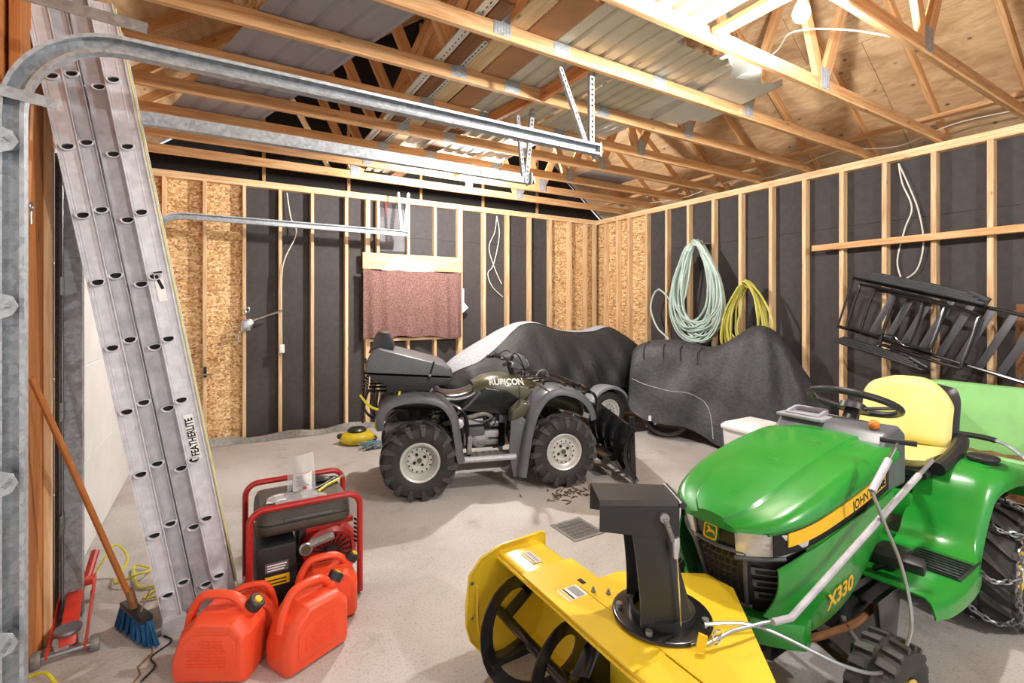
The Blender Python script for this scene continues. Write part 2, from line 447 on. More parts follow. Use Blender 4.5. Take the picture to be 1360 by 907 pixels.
RZ = 3.10; PITCH = .75; XC = (XL - .1 + XR + .2) / 2; HALF = (XR + .2) - XC
RIDGE = RZ + .04 + PITCH * HALF
# back wall with gable
wb = MB().prism([(-.95, 0), (5.85, 0), (5.85, RZ), (XC, RIDGE + .12), (-.95, RZ)], 0, .05, frame((0, 6.68, 0), (1, 0, 0), (0, 0, 1)))
wb = wb.build('wall_back', 'gable'); tag(wb, kind='structure')
ys = YB + DEP
stud_b = [(-.532, 1), (-.156, 1), (.238, 1), (.622, 1), (.986, 1), (1.401, 1), (1.674, 1.5), (3.017, 1.9), (3.419, 1.2), (3.831, 1.2), (4.243, 1.2), (4.641, 1.2), (5.052, 1.3), (5.40, 1.2), (5.60, 1.2)]
for x, k in stud_b:
    beam('stud', (x, YB + DEP/2, .04), (x, YB + DEP/2, ZT), .038 * k, DEP, 'stud', wb, up=(0, 1, 0))
for x in (1.812, 2.231, 2.628):
    beam('cripple_stud', (x, YB + DEP/2, 2.30), (x, YB + DEP/2, ZT), .038, DEP, 'stud', wb, up=(0, 1, 0))
    beam('cripple_stud', (x, YB + DEP/2, .04), (x, YB + DEP/2, 1.13), .038, DEP, 'stud', wb, up=(0, 1, 0))
beam('window_sill_plate', (1.70, YB + DEP/2, 1.15), (2.98, YB + DEP/2, 1.15), DEP, .04, 'stud', wb)
beam('header_board', (1.60, YB - .012, 2.205), (2.985, YB - .012, 2.205), .022, .215, 'stud', wb)
beam('top_plate', (XL, YB + DEP/2, ZT + .019), (XR + .09, YB + DEP/2, ZT + .019), DEP, .038, 'stud', wb)
beam('top_plate', (XL, YB + DEP/2, ZT + .058), (XR + .09, YB + DEP/2, ZT + .058), DEP, .038, 'stud', wb)
beam('bottom_plate', (XL, YB + DEP/2, .02), (XR + .09, YB + DEP/2, .02), DEP, .038, 'dark_wood', wb)
def panel(name, m, x0, x1, z0, z1, parent, y=None, wall='b'):
    if wall == 'b': o = MB().bx(-(x1-x0)/2, (x1-x0)/2, 0, .011, -(z1-z0)/2, (z1-z0)/2).build(name, m, parent, smooth=0); o.location = ((x0+x1)/2, ys + .002, (z0+z1)/2)
    else: o = MB().bx(0, .011, -(x1-x0)/2, (x1-x0)/2, -(z1-z0)/2, (z1-z0)/2).build(name, m, parent, smooth=0); o.location = (XR + DEP + .002, (x0+x1)/2, (z0+z1)/2)
    return o
for x0, x1, z0, z1 in ((-.80, -.159, .03, 1.60), (-.80, -.159, 1.603, ZT), (-.153, .238, .03, 1.60), (-.153, .238, 1.603, ZT), (4.641, 5.70, .03, ZT)):
    panel('osb_panel', 'osb', x0, x1, z0, z1, wb)
xs = [.241, 1.399, 2.629, 3.829, 4.638]
for a, b in zip(xs, xs[1:]):
    panel('felt_panel', 'felt', a, b - .004, .03, 2.56, wb); panel('felt_panel', 'felt', a, b - .004, 2.563, ZT, wb)
pz = MB().bx(1.83, 2.22, 0, .006, 2.36, 2.95).build('house_wrap_patch', 'wrap', wb, smooth=0); pz.location.y = ys - .006
# grey membrane at the base of the back wall
bs = MB(); bs.sheet(lambda u, v: (lerp(-.2, 4.6, u), YB - .03 - .03 * v * (1 + .4*math.sin(u*60)) + .02*math.sin(u*23), .075 * (1 - v) * (1 + .25*math.sin(u*41)) + .004), 90, 4)
tag(bs.build('baseboard_back', 'galv_dark', None), kind='structure')

# right wall
wr = MB().bx(5.74, 5.80, -2.5, 6.7, 0, RZ).build('wall_right', 'gable'); tag(wr, kind='structure')
for y in (6.30, 6.00, 5.74, 5.354, 4.963, 4.574, 4.172, 3.778, 3.382, 2.994, 2.611, 2.224, 1.837, 1.452, 1.06, .66, .26, -.14, -.54, -.94):
    beam('stud', (XR + DEP/2, y, .04), (XR + DEP/2, y, ZT), .042, DEP, 'stud', wr, up=(1, 0, 0))
for k in range(2):
    beam('top_plate', (XR + DEP/2, -2.4, ZT + .019 + k*.039), (XR + DEP/2, YB, ZT + .019 + k*.039), DEP, .038, 'stud', wr)
beam('bottom_plate', (XR + DEP/2, -2.4, .02), (XR + DEP/2, YB, .02), DEP, .038, 'dark_wood', wr)
panel('osb_panel', 'osb', 5.356, 6.59, .03, ZT, wr, wall='r')
ysr = [-2.4, -.94, .26, 1.45, 2.61, 3.78, 4.96, 5.353]
for a, b in zip(ysr, ysr[1:]):
    panel('felt_panel', 'felt', a, b - .004, .03, 2.45, wr, wall='r'); panel('felt_panel', 'felt', a, b - .004, 2.453, ZT, wr, wall='r')
# rail nailed across the studs
rl = MB().box((0, 0, 0), (2.9, .075, .062)).build('wall_rail', 'beam', bevel=.003); rl.location = (XR - .039, 1.42, 2.235); rl.rotation_euler = (0, 0, R(90))
tag(rl, 'long pine rail nailed flat across the studs above the black metal benches', 'rail')

# left wall: door openings, jamb posts, header
wl = MB().bx(-1.0, -.93, -2.4, 6.6, 2.50, RZ).build('wall_left', 'gable'); tag(wl, kind='structure')
beam('door_header', (-.84, -2.4, 2.78), (-.84, 6.5, 2.78), .14, .60, 'post', wl)
for k in range(2): beam('top_plate', (XL - .045, -2.4, ZT + .019 + k*.039), (XL - .045, YB, ZT + .019 + k*.039), DEP, .038, 'stud', wl)
beam('jamb_board', (-.735, 2.95, .0), (-.735, 2.95, 3.0), .30, .04, 'post', wl, up=(1, 0, 0))
beam('jamb_edge', (-.70, 3.095, .0), (-.70, 3.095, 2.55), .022, .03, 'stud', wl, up=(1, 0, 0))
beam('jamb_board', (-.80, 3.28, .0), (-.80, 3.28, 2.6), .34, .05, 'dark_wood', wl, up=(1, 0, 0))
beam('jamb_board', (-.85, 2.62, .0), (-.85, 2.62, 2.6), .34, .05, 'post', wl, up=(1, 0, 0))
beam('jamb_board', (-.82, 6.36, .0), (-.82, 6.36, 2.6), .30, .05, 'post', wl, up=(1, 0, 0))
# white far sectional door (closed) and the near one
def sect_door(name, y0, y1, x, rows, ztop):
    d = MB().bx(x - .05, x - .006, y0, y1, .0, ztop).build(name, 'white_paint'); tag(d, kind='structure')
    h = ztop / rows
    for i in range(rows):
        o = MB().bx(x - .007, x, y0, y1, i*h + .004, (i+1)*h - .004).build('door_panel', 'white_paint', d, bevel=.003, seg=1)
    return d
d2 = sect_door('door_2', 3.42, 6.22, -.745, 4, 2.44)
d1 = sect_door('door_1', -.6, 2.37, -.70, 4, 2.44)

# ---------------------------------------------------------------- roof
ce = MB()
for sgn, x0 in ((1, XR + .22), (-1, XL - .12)):
    pass
def slope_z(x): return RIDGE - PITCH * abs(x - XC)
ceil = MB().prism([(XC - HALF - .25, slope_z(XC - HALF - .25) + .10), (XC, RIDGE + .10), (XC + HALF + .25, slope_z(XC + HALF + .25) + .10), (XC + HALF + .25, slope_z(XC + HALF + .25) + .13), (XC, RIDGE + .13), (XC - HALF - .25, slope_z(XC - HALF - .25) + .13)], -2.6, 6.72, frame((0, 0, 0), (1, 0, 0), (0, 0, 1)) @ Matrix.Scale(-1, 4, (0, 0, 1)))
ceil = ceil.build('ceiling', 'gable', smooth=0); tag(ceil, kind='structure')
sl_len = math.hypot(HALF + .25, PITCH * (HALF + .25))
ang = math.atan(PITCH)
for side in (1, -1):
    n = 3; pw = sl_len / n
    for i in range(n):
        for j in range(4):
            y0 = -2.5 + j * 2.3 + (1.15 if i % 2 else 0) * .4; y1 = min(6.66, y0 + 2.295)
            d = (i + .5) * pw
            o = MB().box((0, 0, 0), (pw - .004, y1 - y0, .012)).build('roof_panel', 'ply' if (side > 0 or (i + j) % 3) else 'osb', ceil, smooth=0)
            o.location = (XC + side * d * math.cos(ang), (y0 + y1) / 2, RIDGE + .093 - d * math.sin(ang))
            o.rotation_euler = (0, side * ang, 0)
# trusses
TY = [-2.24, -1.66, -1.09, -.51, .06, .64, 1.22, 1.80, 2.376, 2.954, 3.53, 4.11, 4.69, 5.27, 5.84]
ends = ['first', 'second', 'third', 'fourth', 'fifth', 'sixth', 'seventh', 'eighth', 'ninth']
gm = MB().box((0, 0, 0), (.11, .0016, .15)); 
for i in range(6): gm.box((-.045 + i*.018, -.0012, 0), (.006, .0016, .14))
gm = gm.mesh('gusset_plate'); gm.materials.append(M['galv'])
def rafter_pt(x, off=0.0): return slope_z(x) + .045 + off
rng = random.Random(3)
for i, ty in enumerate(TY):
    if ty < 1: lab = f'pine roof truss overhead before the first chord in view, {ends[i]} of those'
    else: lab = f'pine roof truss, {ends[i - 6]} bottom chord counting from the upper right corner'
    t = thing('roof_truss', lab, 'truss', (XC, ty, RZ), 0, 'pine roof trusses in a row')
    z = lambda x: rafter_pt(x) - RZ
    e = HALF - .05
    beam('bottom_chord', (-e, 0, .044), (e, 0, .044), .038, .089, 'beam', t)
    for s_ in (1, -1):
        beam('top_chord', (s_ * (HALF + .2), 0, rafter_pt(XC + HALF + .2) - RZ), (0.02 * s_, 0, rafter_pt(XC) - RZ - .01), .038, .089, 'beam', t, up=(0, 0, 1))
        x1 = HALF * .34
        beam('web', (s_ * x1, 0, .07), (s_ * HALF * .51, 0, z(XC + HALF * .51) - .03), .036, .089, 'beam', t)
        beam('web', (s_ * (x1 - .04), 0, .07), (s_ * .05, 0, z(XC) - .06), .036, .089, 'beam', t)
        for (gx, gz) in ((s_ * x1, .09), (s_ * HALF * .51, z(XC + HALF * .51) - .02)):
            for yy in (-.0205, .0205):
                g = link('gusset_plate', gm, t); g.location = (gx, yy, gz); g.rotation_euler = (0, 0, 0 if yy < 0 else PI)
    for gx in (-.75 + .12 * rng.random(), .12):
        g = link('gusset_plate', gm, t); g.location = (gx, -.0205, .044); g.scale = (1.1, 1, .55)
# gable studs behind the last truss
for x in (.45, 1.45, 2.45, 3.45, 4.45):
    beam('gable_stud', (x, 6.63, RZ), (x, 6.63, slope_z(x) + .02), .038, .06, 'beam', wb, up=(0, 1, 0))

# ================================================================ LAMPS
def bulb(loc, lab, k=1.0):
    t = thing('light_bulb', lab, 'light bulb', loc)
    r = .038; area = 4 * PI * r * r
    g = MB().lathe([(0, -.05), (.016, -.047), (.030, -.034), (.037, -.014), (.037, .006), (.028, .03), (.016, .05), (.014, .06), (0, .06)], None, 16)
    mt = M['bulb'].copy(); mt.node_tree.nodes['Principled BSDF'].inputs['Emission Strength'].default_value = k * BULB_POWER / (PI * area)
    g.build('glass_globe', mt, t)
    MB().lathe([(0, .062), (.016, .062), (.017, .09), (.028, .092), (.045, .10), (.045, .112), (0, .112)], None, 16).build('lamp_socket', 'white_paint', t)
    return t
bulb((2.42, 1.30, 3.03), 'bare lit bulb among the near trusses, higher in the frame', .68)
bulb((2.40, 4.94, 2.985), 'bare lit bulb under the far chords near the track end')
bulb((2.42, -2.0, 3.03), 'bare lit bulb behind the camera in the same row', 1.0)
tag(beam('lamp_board', (2.42, -2.2, 3.158), (2.42, -1.69, 3.158), .09, .03, 'beam'), 'short board behind the camera carrying the nearest bulb', 'board')
tag(beam('lamp_board', (2.42, 1.25, 3.158), (2.42, 1.77, 3.158), .09, .03, 'beam'), 'short board between near truss chords carrying the brighter bulb', 'board')
tag(beam('lamp_board', (2.40, 4.72, 3.113), (2.40, 5.24, 3.113), .09, .03, 'beam'), 'short board between far truss chords carrying the smaller bulb', 'board')

# ================================================================ DOOR TRACKS
def track(name, lab, y, side, vertical=True, x0=-.640, xe=2.11, zt=2.615, rad=.32, hang=True, tags='galv'):
    t = thing(name, lab, 'door track', (x0, y, 0))
    path = []
    if vertical: path += [((0, 0, .02), (1, 0, 0)), ((0, 0, 1.2), (1, 0, 0)), ((0, 0, zt - rad), (1, 0, 0))]
    for i in range(1, 13):
        a = PI - (PI/2) * i / 12
        if not vertical and i == 1: path.append(((rad + rad*math.cos(PI), 0, zt - rad), (1, 0, 0)))
        path.append(((rad + rad*math.cos(a), 0, zt - rad + rad*math.sin(a)), (-math.cos(a), 0, -math.sin(a))))
    path.append(((xe - x0, 0, zt), (0, 0, -1)))
    prof = [(-.038, -.022), (-.038, -.025), (-.03, -.028), (-.041, -.028), (-.041, .025), (.041, .025), (.041, -.028), (.03, -.028), (.038, -.025), (.038, -.022), (.0375, .0215), (-.0375, .0215)]
    prof = [(-.035, -.026), (-.035, .020), (.035, .020), (.035, -.026), (.022, -.024), (.022, -.021), (.0315, -.022), (.0315, .0165), (-.0315, .0165), (-.0315, -.022), (-.022, -.021), (-.022, -.024)]
    rings = []
    for p, n in path:
        p = Vector(p); n = Vector(n)
        rings.append([p + n * a + Vector((0, side * b, 0)) for a, b in prof])
    MB().loft(rings).build('rail', tags, t, smooth=30)
    if hang:
        perf('hanger_strap', (xe - x0 - .03, side * .03, zt - .03), (xe - x0 - .03 + (.06 if y > 3 else 0), side * .03, 3.17 if y < 6 else 3.1), t)
        perf('hanger_brace', (xe - x0 - .06, side * .035, zt + .02), (xe - x0 - (.28 if y < 3 else .10), side * .035 + (.0 if y < 3 else .02), 3.1), t, .026)
        MB().box((xe - x0, side*.02, zt), (.012, .09, .09)).build('end_stop', tags, t, bevel=.002)
    return t
def perf(name, p, q, parent, wd=.034):
    p = Vector(p); q = Vector(q); l = (q - p).length; n = int(l / .034); st = l / n
    b = MB()
    for s_ in (-1, 1): b.box((s_ * (wd/2 - .004), 0, l/2), (.008, .003, l))
    for i in range(n + 1): b.box((0, 0, i * st), (wd - .014, .003, .016))
    b.box((-wd/2, .012, l/2), (.003, .024, l))
    o = b.build(name, 'galv', parent, smooth=0)
    o.matrix_local = axis_frame(p, q - p, (0, 1, 0))
    return o
tk = track('garage_door_track', 'galvanised door track curving in the foreground in front of the ladder', 2.42, 1)
for z in (.42, .98, 1.60, 2.18):          # hinge and roller of each door section
    hb = thing('door_roller', ['galvanised door roller hinge near the foot of the near track', 'galvanised door roller hinge at knee height on near track', 'galvanised door roller hinge at eye level on near track', 'uppermost galvanised door roller hinge on near track'][[.42, .98, 1.60, 2.18].index(z)], 'roller', (-.655, 2.36, z), 0, 'rollers of the near door')
    MB().prism([(-.02, -.055), (.03, -.03), (.045, 0), (.03, .035), (-.02, .055)], -.002, .002, frame((0, 0, 0), (1, 0, 0), (0, 0, 1))).build('hinge_plate', 'galv', hb, bevel=.001, seg=1)
    MB().prism([(-.05, -.04), (.0, -.012), (.0, .012), (-.05, .04)], -.04, -.037, frame((0, 0, 0), (1, 0, 0), (0, 0, 1))).build('hinge_arm', 'galv', hb)
    MB().tube([(.02, -.06, 0), (.02, .06, 0)], .006).build('roller_stem', 'steel', hb)
    MB().lathe([(0, .05), (.022, .05), (.024, .056), (.022, .064), (0, .064)], axis_frame((.02, 0, 0), (0, 1, 0)), 16).build('roller_wheel', 'steel', hb)
track('garage_door_track', 'galvanised door track in the middle, ending by the lit bulb', 3.27, -1, vertical=True)
track('garage_door_track', 'thin galvanised door track along the back wall', 6.2, 1, vertical=True, zt=2.56)
sb = MB().box((0, 0, 0), (.62, .003, .045)).box((.0, .016, .021), (.62, .03, .003)).build('track_brace', 'galv_dark'); sb.location = (-.56, 2.40, 2.72); sb.rotation_euler = (0, R(3), 0)
tag(sb, 'flat galvanised brace strap above the curved near track', 'brace')
sb = MB().box((0, 0, 0), (.30, .003, .04)).build('track_brace', 'galv'); sb.location = (-.66, 2.385, 2.36); sb.rotation_euler = (0, R(8), 0)
tag(sb, 'short galvanised bracket tying near track curve to the wall', 'brace')
# jamb hardware of the far door
va = MB().bx(-.012, .012, -.055, .055, 0, 2.4).bx(-.05, .012, .05, .056, 0, 2.4).build('jamb_angle', 'galv_dark', bevel=.001, seg=1); va.location = (-.69, 3.34, 0)
tag(va, 'tall dull galvanised angle iron beside the white door', 'angle iron')
for z in (.52, 1.08, 1.70):
    bk = MB().box((0, 0, 0), (.006, .16, .09)).box((.004, .05, .022), (.004, .012, .012)).box((.004, .05, -.022), (.004, .012, .012)).box((.004, -.05, 0), (.004, .014, .014))
    bk = bk.build('track_bracket', 'galv_dark', va, bevel=.001, seg=1); bk.location = (.016, -.09, z)
MB().tube([(.02, -.14, .05), (.02, -.14, 2.35)], .0025).build('lift_cable', 'steel', va)
# eye bolt and hooks on jamb
eb = thing('eye_bolt', 'small steel eye bolt screwed into the orange jamb post', 'hook', (-.712, 2.86, 2.03))
MB().tube([Vector((.012, 0, 0)) + Vector((0, .018*math.cos(a), .018*math.sin(a))) for a in [i*2*PI/14 for i in range(14)]], .004, 6, True).build('eye', 'steel', eb)
MB().tube([(.012, 0, -.018), (.012, .0, -.075)], .004).build('shank', 'steel', eb)

# ================================================================ SHEETS AND BOARDS STORED ON THE CHORDS
ZC = RZ + .0895
def rib_sheet(name, m, lab, cx, cy, wd, ln, rz, z, ribs, rh=.022, parent=None, curl=0.0, cat='metal sheet', group=None, seam=None):
    prof = []
    n = ribs
    for i in range(n):
        a = -wd/2 + wd * i / n; s_ = wd / n
        prof += [(a, 0), (a + s_*.62, 0), (a + s_*.70, rh), (a + s_*.88, rh), (a + s_*.96, 0)]
    prof.append((wd/2, 0))
    b = MB(); th = .0012
    for y0, y1 in ((-ln/2, ln/2),):
        rows = 6
        rings = []
        for k in range(rows + 1):
            y = lerp(y0, y1, k / rows)
            rings.append([Vector((x, y, zz + curl * (max(0, abs(y)/ (ln/2) - .6))**2)) for x, zz in prof])
        b.loft(rings, cap=False, close=False)
    o = b.build(name, m, parent, solid=th, smooth=0)
    o.location = (cx, cy, z); o.rotation_euler = (0, 0, rz)
    return tag(o, lab, cat, group)
rib_sheet('metal_roofing_sheet', 'grey_metal', 'grey ribbed metal sheet laid slantwise on the chords over the ladder side', .30, 3.58, .60, 2.9, R(16), ZC + .002, 4, .012)
rib_sheet('metal_roofing_sheet', 'cream_metal', 'widest cream ribbed metal sheet over the middle of the garage', 2.04, 2.95, .62, 3.4, R(0), ZC + .004, 5)
rib_sheet('metal_roofing_sheet', 'cream_metal', 'second cream ribbed sheet beside the widest, toward the plywood slope', 2.63, 3.0, .50, 2.0, R(-1.2), ZC + .006, 5)
rib_sheet('metal_roofing_sheet', 'white_metal', 'white curled metal sheet at the edge of the overhead stack', 2.82, 2.85, .5, 1.5, R(-3), ZC + .034, 6, .012, curl=.12)
rib_sheet('metal_roofing_sheet', 'white_metal', 'smooth white panel overhead just past the track hanger', 3.02, 3.05, .44, 1.15, R(2), ZC + .062, 2, .006)
rib_sheet('metal_roofing_sheet', 'white_metal', 'bright white ribbed sheet lit by the far bulb', 2.30, 4.55, .80, 1.9, R(1), ZC + .03, 7)
rib_sheet('metal_roofing_sheet', 'white_metal', 'bright white ribbed sheet beside the brown boards near far bulb', 1.68, 4.75, .42, 2.2, R(0), ZC + .03, 4)
rib_sheet('metal_roofing_sheet', 'grey_metal', 'small pale flat sheet overhead toward the back corner', 4.08, 4.55, .74, .62, R(0), ZC + .002, 1, .004)
def board(name, m, lab, x, y0, y1, wd, th, z, cat='board', rz=0):
    o = beam(name, (0, -(y1-y0)/2, 0), (0, (y1-y0)/2, 0), wd, th, m); ln = (y1-y0)
    o.matrix_local = Matrix.Translation((x, (y0+y1)/2, z + th/2)) @ Matrix.Rotation(R(90) + rz, 4, 'Z')
    return tag(o, lab, cat)
def vent_strip(lab, x, y0, y1, wd, z):
    t = thing('soffit_strip', lab, 'trim strip', (x, (y0+y1)/2, z)); ln = y1 - y0
    MB().bx(-wd/2, wd/2, -ln/2, ln/2, 0, .004).bx(-wd/2, -wd/2 + .005, -ln/2, ln/2, -.012, .004).bx(wd/2 - .005, wd/2, -ln/2, ln/2, -.012, .004).build('strip', 'white_metal', t)
    me = MB().box((0, 0, -.0006), (.006, .024, .001)).mesh('slot'); me.materials.append(M['gable'])
    for i in range(int(ln / .045)):
        o = link('slot', me, t); o.location = (wd * .22, -ln/2 + .02 + i*.045, 0)
vent_strip('white slotted trim strip at the edge of the overhead stack', 1.21, 2.1, 5.2, .06, ZC + .013)
vent_strip('second white slotted trim strip, beside the brown board overhead', 1.375, 2.6, 5.1, .03, ZC + .013)
board('stored_board', 'dark_wood', 'narrow brown board overhead between the slotted trims', 1.30, 2.2, 5.1, .09, .02, ZC)
board('stored_board', 'pale_wood', 'whitewashed plank overhead beside the slotted trims', 1.455, 2.05, 5.0, .115, .02, ZC)
board('stored_board', 'cardboard', 'wide brown hardboard panel overhead beside the whitewashed plank', 1.625, 1.95, 4.3, .20, .008, ZC, cat='panel')
board('stored_board', 'dark_wood', 'dark plank overhead next to the far bulb', 1.84, 4.0, 6.2, .14, .02, ZC + .001)
# white box gutter lying over the chords
gt = thing('box_gutter', 'white folded metal box gutter lying on the chords under the plywood slope', 'gutter', (3.25, 2.50, ZC + .002), R(-9))
MB().ring([(-.14, 0), (.14, 0), (.14, .15), (-.14, .15)], [(-.136, .004), (.136, .004), (.136, .146), (-.136, .146)], -.42, .42, frame((0, 0, 0), (1, 0, 0), (0, 0, 1))).build('trough', 'white_metal', gt)
MB().bx(-.15, -.14, -.42, .42, 0, .18).build('lip', 'white_metal', gt)
MB().bx(.14, .30, -.46, .30, .0, .004).bx(.296, .30, -.46, .30, 0, .05).build('flange', 'white_metal', gt)
tag(beam('hanger_block', (2.02, 2.396, 3.144), (2.02, 2.934, 3.144), .038, .085, 'post'), 'short wood block between two chords above the near track hanger', 'block')
tag(beam('hanger_block', (1.98, 2.974, 3.144), (1.90, 3.51, 3.144), .038, .085, 'post'), 'short wood block between two chords above the middle track hanger', 'block')
db = MB().box((0, 0, 0), (.05, 3.6, .02)).build('diagonal_brace', 'pale_wood', bevel=.002); db.location = (.55, 4.6, 3.36); db.rotation_euler = (R(-3), 0, R(-20))
tag(db, 'pale diagonal brace lath tying the trusses over the ladder side', 'brace')
# long continuous lateral brace under the plywood slope
tag(beam('lateral_brace', (5.33, .8, 3.245), (5.33, 5.9, 3.245), .085, .036, 'beam'), 'pine lateral brace running over chord ends along the right wall', 'brace')
def cable(name, lab, pts, r=.005, m='cable', cat='cable', parent=None, k=6, n=6):
    o = MB().tube(smooth_path(pts, k), r, n).build(name, m, parent)
    return tag(o, lab, cat)
cable('electric_cable', 'white electric cable stapled along the top of the right wall', [(5.60, .9, 3.17), (5.5, 1.6, 3.2), (5.58, 2.1, 3.14), (5.45, 2.6, 3.2), (5.58, 3.3, 3.13), (5.5, 3.9, 3.17), (5.58, 4.6, 3.13), (5.55, 5.2, 3.16)])
cable('electric_cable', 'white electric cable strung between chords beside the brighter bulb', [(3.6, 1.26, 3.20), (3.3, 1.5, 3.30), (3.22, 1.78, 3.40), (3.42, 2.0, 3.44), (3.50, 2.2, 3.40), (3.52, 2.352, 3.22), (3.52, 2.352, 3.12)])
cable('electric_cable', 'white electric cable loop beside the far bulb', [(2.3, 4.66, 3.12), (2.45, 4.64, 3.06), (2.65, 4.65, 3.14), (2.7, 4.66, 3.24)])
def double_cable(lab, a, b):
    t = thing('cable_bundle', lab, 'cable')
    MB().tube(smooth_path(a, 6), .007, 6).build('cable', 'cable', t); MB().tube(smooth_path(b, 6), .007, 6).build('cable', 'cable', t)
double_cable('pair of white cables hanging down the right wall behind the rail', [(5.69, 2.13, 3.0), (5.69, 2.10, 2.8), (5.68, 2.02, 2.55), (5.69, 2.08, 2.35), (5.69, 2.14, 2.05), (5.685, 2.1, 1.85)], [(5.69, 2.13, 3.0), (5.68, 2.04, 2.75), (5.69, 1.97, 2.5), (5.68, 1.93, 2.2), (5.68, 1.98, 1.95), (5.685, 2.1, 1.85)])
double_cable('pair of white cables looping down the back wall bay', [(3.66, 6.56, 3.0), (3.62, 6.55, 2.75), (3.52, 6.55, 2.5), (3.62, 6.56, 2.2), (3.74, 6.55, 1.95)], [(3.66, 6.56, 3.0), (3.70, 6.55, 2.7), (3.60, 6.55, 2.25), (3.50, 6.55, 2.1), (3.58, 6.55, 1.9), (3.76, 6.55, 1.75)])
# ================================================================ LADDER
LEAN = .173
ld = thing('extension_ladder', 'tall aluminium extension ladder leaning on the wall with round-backed rung holes', 'ladder', (-.19, 2.92, 0))
ea = Vector((-LEAN, 0, 1)).normalized(); ex = Vector((1, 0, LEAN)).normalized()
def rail_part(u, u0, u1, y0, y1, z0, z1, m, ridges):
    # wide web facing the camera, with flanges and raised ribs
    b = MB(); fx = frame((u, 0, 0), (1, 0, 0), (0, 1, 0))
    def seg(a0, a1, ya, yb):
        vs = []
        for z in (z0, z1):
            for x, y in ((a0, ya), (a1, ya), (a1, yb), (a0, yb)): vs.append(Vector((u + x - LEAN * z, y, z)))
        b.add(vs, [(0, 1, 2, 3), (7, 6, 5, 4), (0, 4, 5, 1), (1, 5, 6, 2), (2, 6, 7, 3), (3, 7, 4, 0)])
    seg(u0, u1, y0, y0 + .004)
    seg(u0, u0 + .004, y0 - .012, y1); seg(u1 - .004, u1, y0 - .012, y1)
    for k in range(ridges):
        x = lerp(u0, u1, (k + 1) / (ridges + 1)); 
        if abs(x) > .018: seg(x - .0015, x + .0015, y0 - .002, y0)
    return b.build('rail', m, ld, smooth=0)
cols = [(0.0, -.042, .040, 0.0, 'alum', 7, .02), (.068, -.027, .032, .022, 'alum_dull', 1, .05), (.158, -.050, .026, .022, 'alum_dull', 1, .05), (.220, -.034, .058, 0.0, 'alum', 7, .03)]
dpoly = [(.0225 * math.cos(a), .0175 * math.sin(a) * (1.0 if math.sin(a) < 0 else .45)) for a in [i * 2*PI/16 for i in range(16)]]
dout = [(x * 1.32, y * 1.32) for x, y in dpoly]
rim = MB().ring(dout, dpoly, -.004, .02, frame((0, 0, 0), (1, 0, 0), (0, 0, 1))).mesh('rung_rim', bevel=.001, seg=1); rim.materials.append(M['alum'])
hole_shade = MB().prism(dpoly, -.0005, .002, frame((0, 0, 0), (1, 0, 0), (0, 0, 1))).mesh('rung_hole_shade'); hole_shade.materials.append(M['gable'])  # flat black disc, painted shade in place of the hollow rung end
for ci, (u, a, b_, y, m, rd, z0) in enumerate(cols):
    rail_part(u, a, b_, y, y + .03, z0, 3.015, m, rd)
    rail_part(u, a, b_, .28, .31, z0, 3.015, m, rd)
    off = [-.085, -.05, -.088, -.05][ci]
    for k in range(1, 10):
        z = .305 * k + off - .03
        if z > 2.96: continue
        x = u - LEAN * z
        rn = MB().prism(dpoly, 0, .27, frame((x, y + .01, z), (1, 0, 0), (0, 0, 1)) @ Matrix.Scale(-1, 4, (0, 0, 1))).build('rung', 'alum_dull', ld)
        o = link('rung_rim', rim, ld); o.location = (x, y - .0005, z); o.rotation_euler = (0, R(-10), 0)
        o = link('rung_hole_shade', hole_shade, ld); o.location = (x, y - .001, z); o.rotation_euler = (0, R(-10), 0)
for y in (0, .28):
    MB().prism([(-.052, 0), (.055, 0), (.055, .012), (.042, .075), (-.052, .075), (-.058, .02)], -.035, .012, frame((0, y, 0), (1, 0, 0), (0, 0, 1)) @ Matrix.Scale(-1, 4, (0, 0, 1))).build('foot_shoe', 'alum', ld, bevel=.004)
MB().tube([(.285, .0, .03), (.285 - LEAN*3, .0, 3.0)], .0045, 6).build('pull_rope', 'pale_rope', ld)
# stickers
def rail_text(body, size, z, u, rot, m='gable', sx=1.0, bold=.0):
    x = u - LEAN * z
    mt = Matrix.Translation((x, -.0045, z)) @ Matrix.Rotation(math.atan(-LEAN), 4, 'Y') @ Matrix.Rotation(R(90), 4, 'X') @ Matrix.Rotation(rot, 4, 'Z')
    return text('lettering', body, size, m, mt, ld, sx=sx, bold=bold)
st = MB().box((0, 0, 0), (.040, .001, .235)).build('sticker', 'paper', ld); st.location = (.232 - LEAN*.945, -.0036, .945); st.rotation_euler = (0, math.atan(-LEAN), 0)
rail_text('FEATHERLITE', .046, .945, .232, R(90), sx=.72, bold=.0012)
st = MB().box((0, 0, 0), (.036, .001, .15)).build('sticker', 'paper', ld); st.location = (.232 - LEAN*1.70, -.0036, 1.70); st.rotation_euler = (0, math.atan(-LEAN), 0)
rail_text('1', .10, 1.715, .232, R(14), bold=.002)
bx_ = MB().box((0, 0, 0), (.034, .001, .012)).build('sticker_bar', 'gable', ld); bx_.location = (.232 - LEAN*1.765, -.0043, 1.765); bx_.rotation_euler = (0, math.atan(-LEAN), 0)

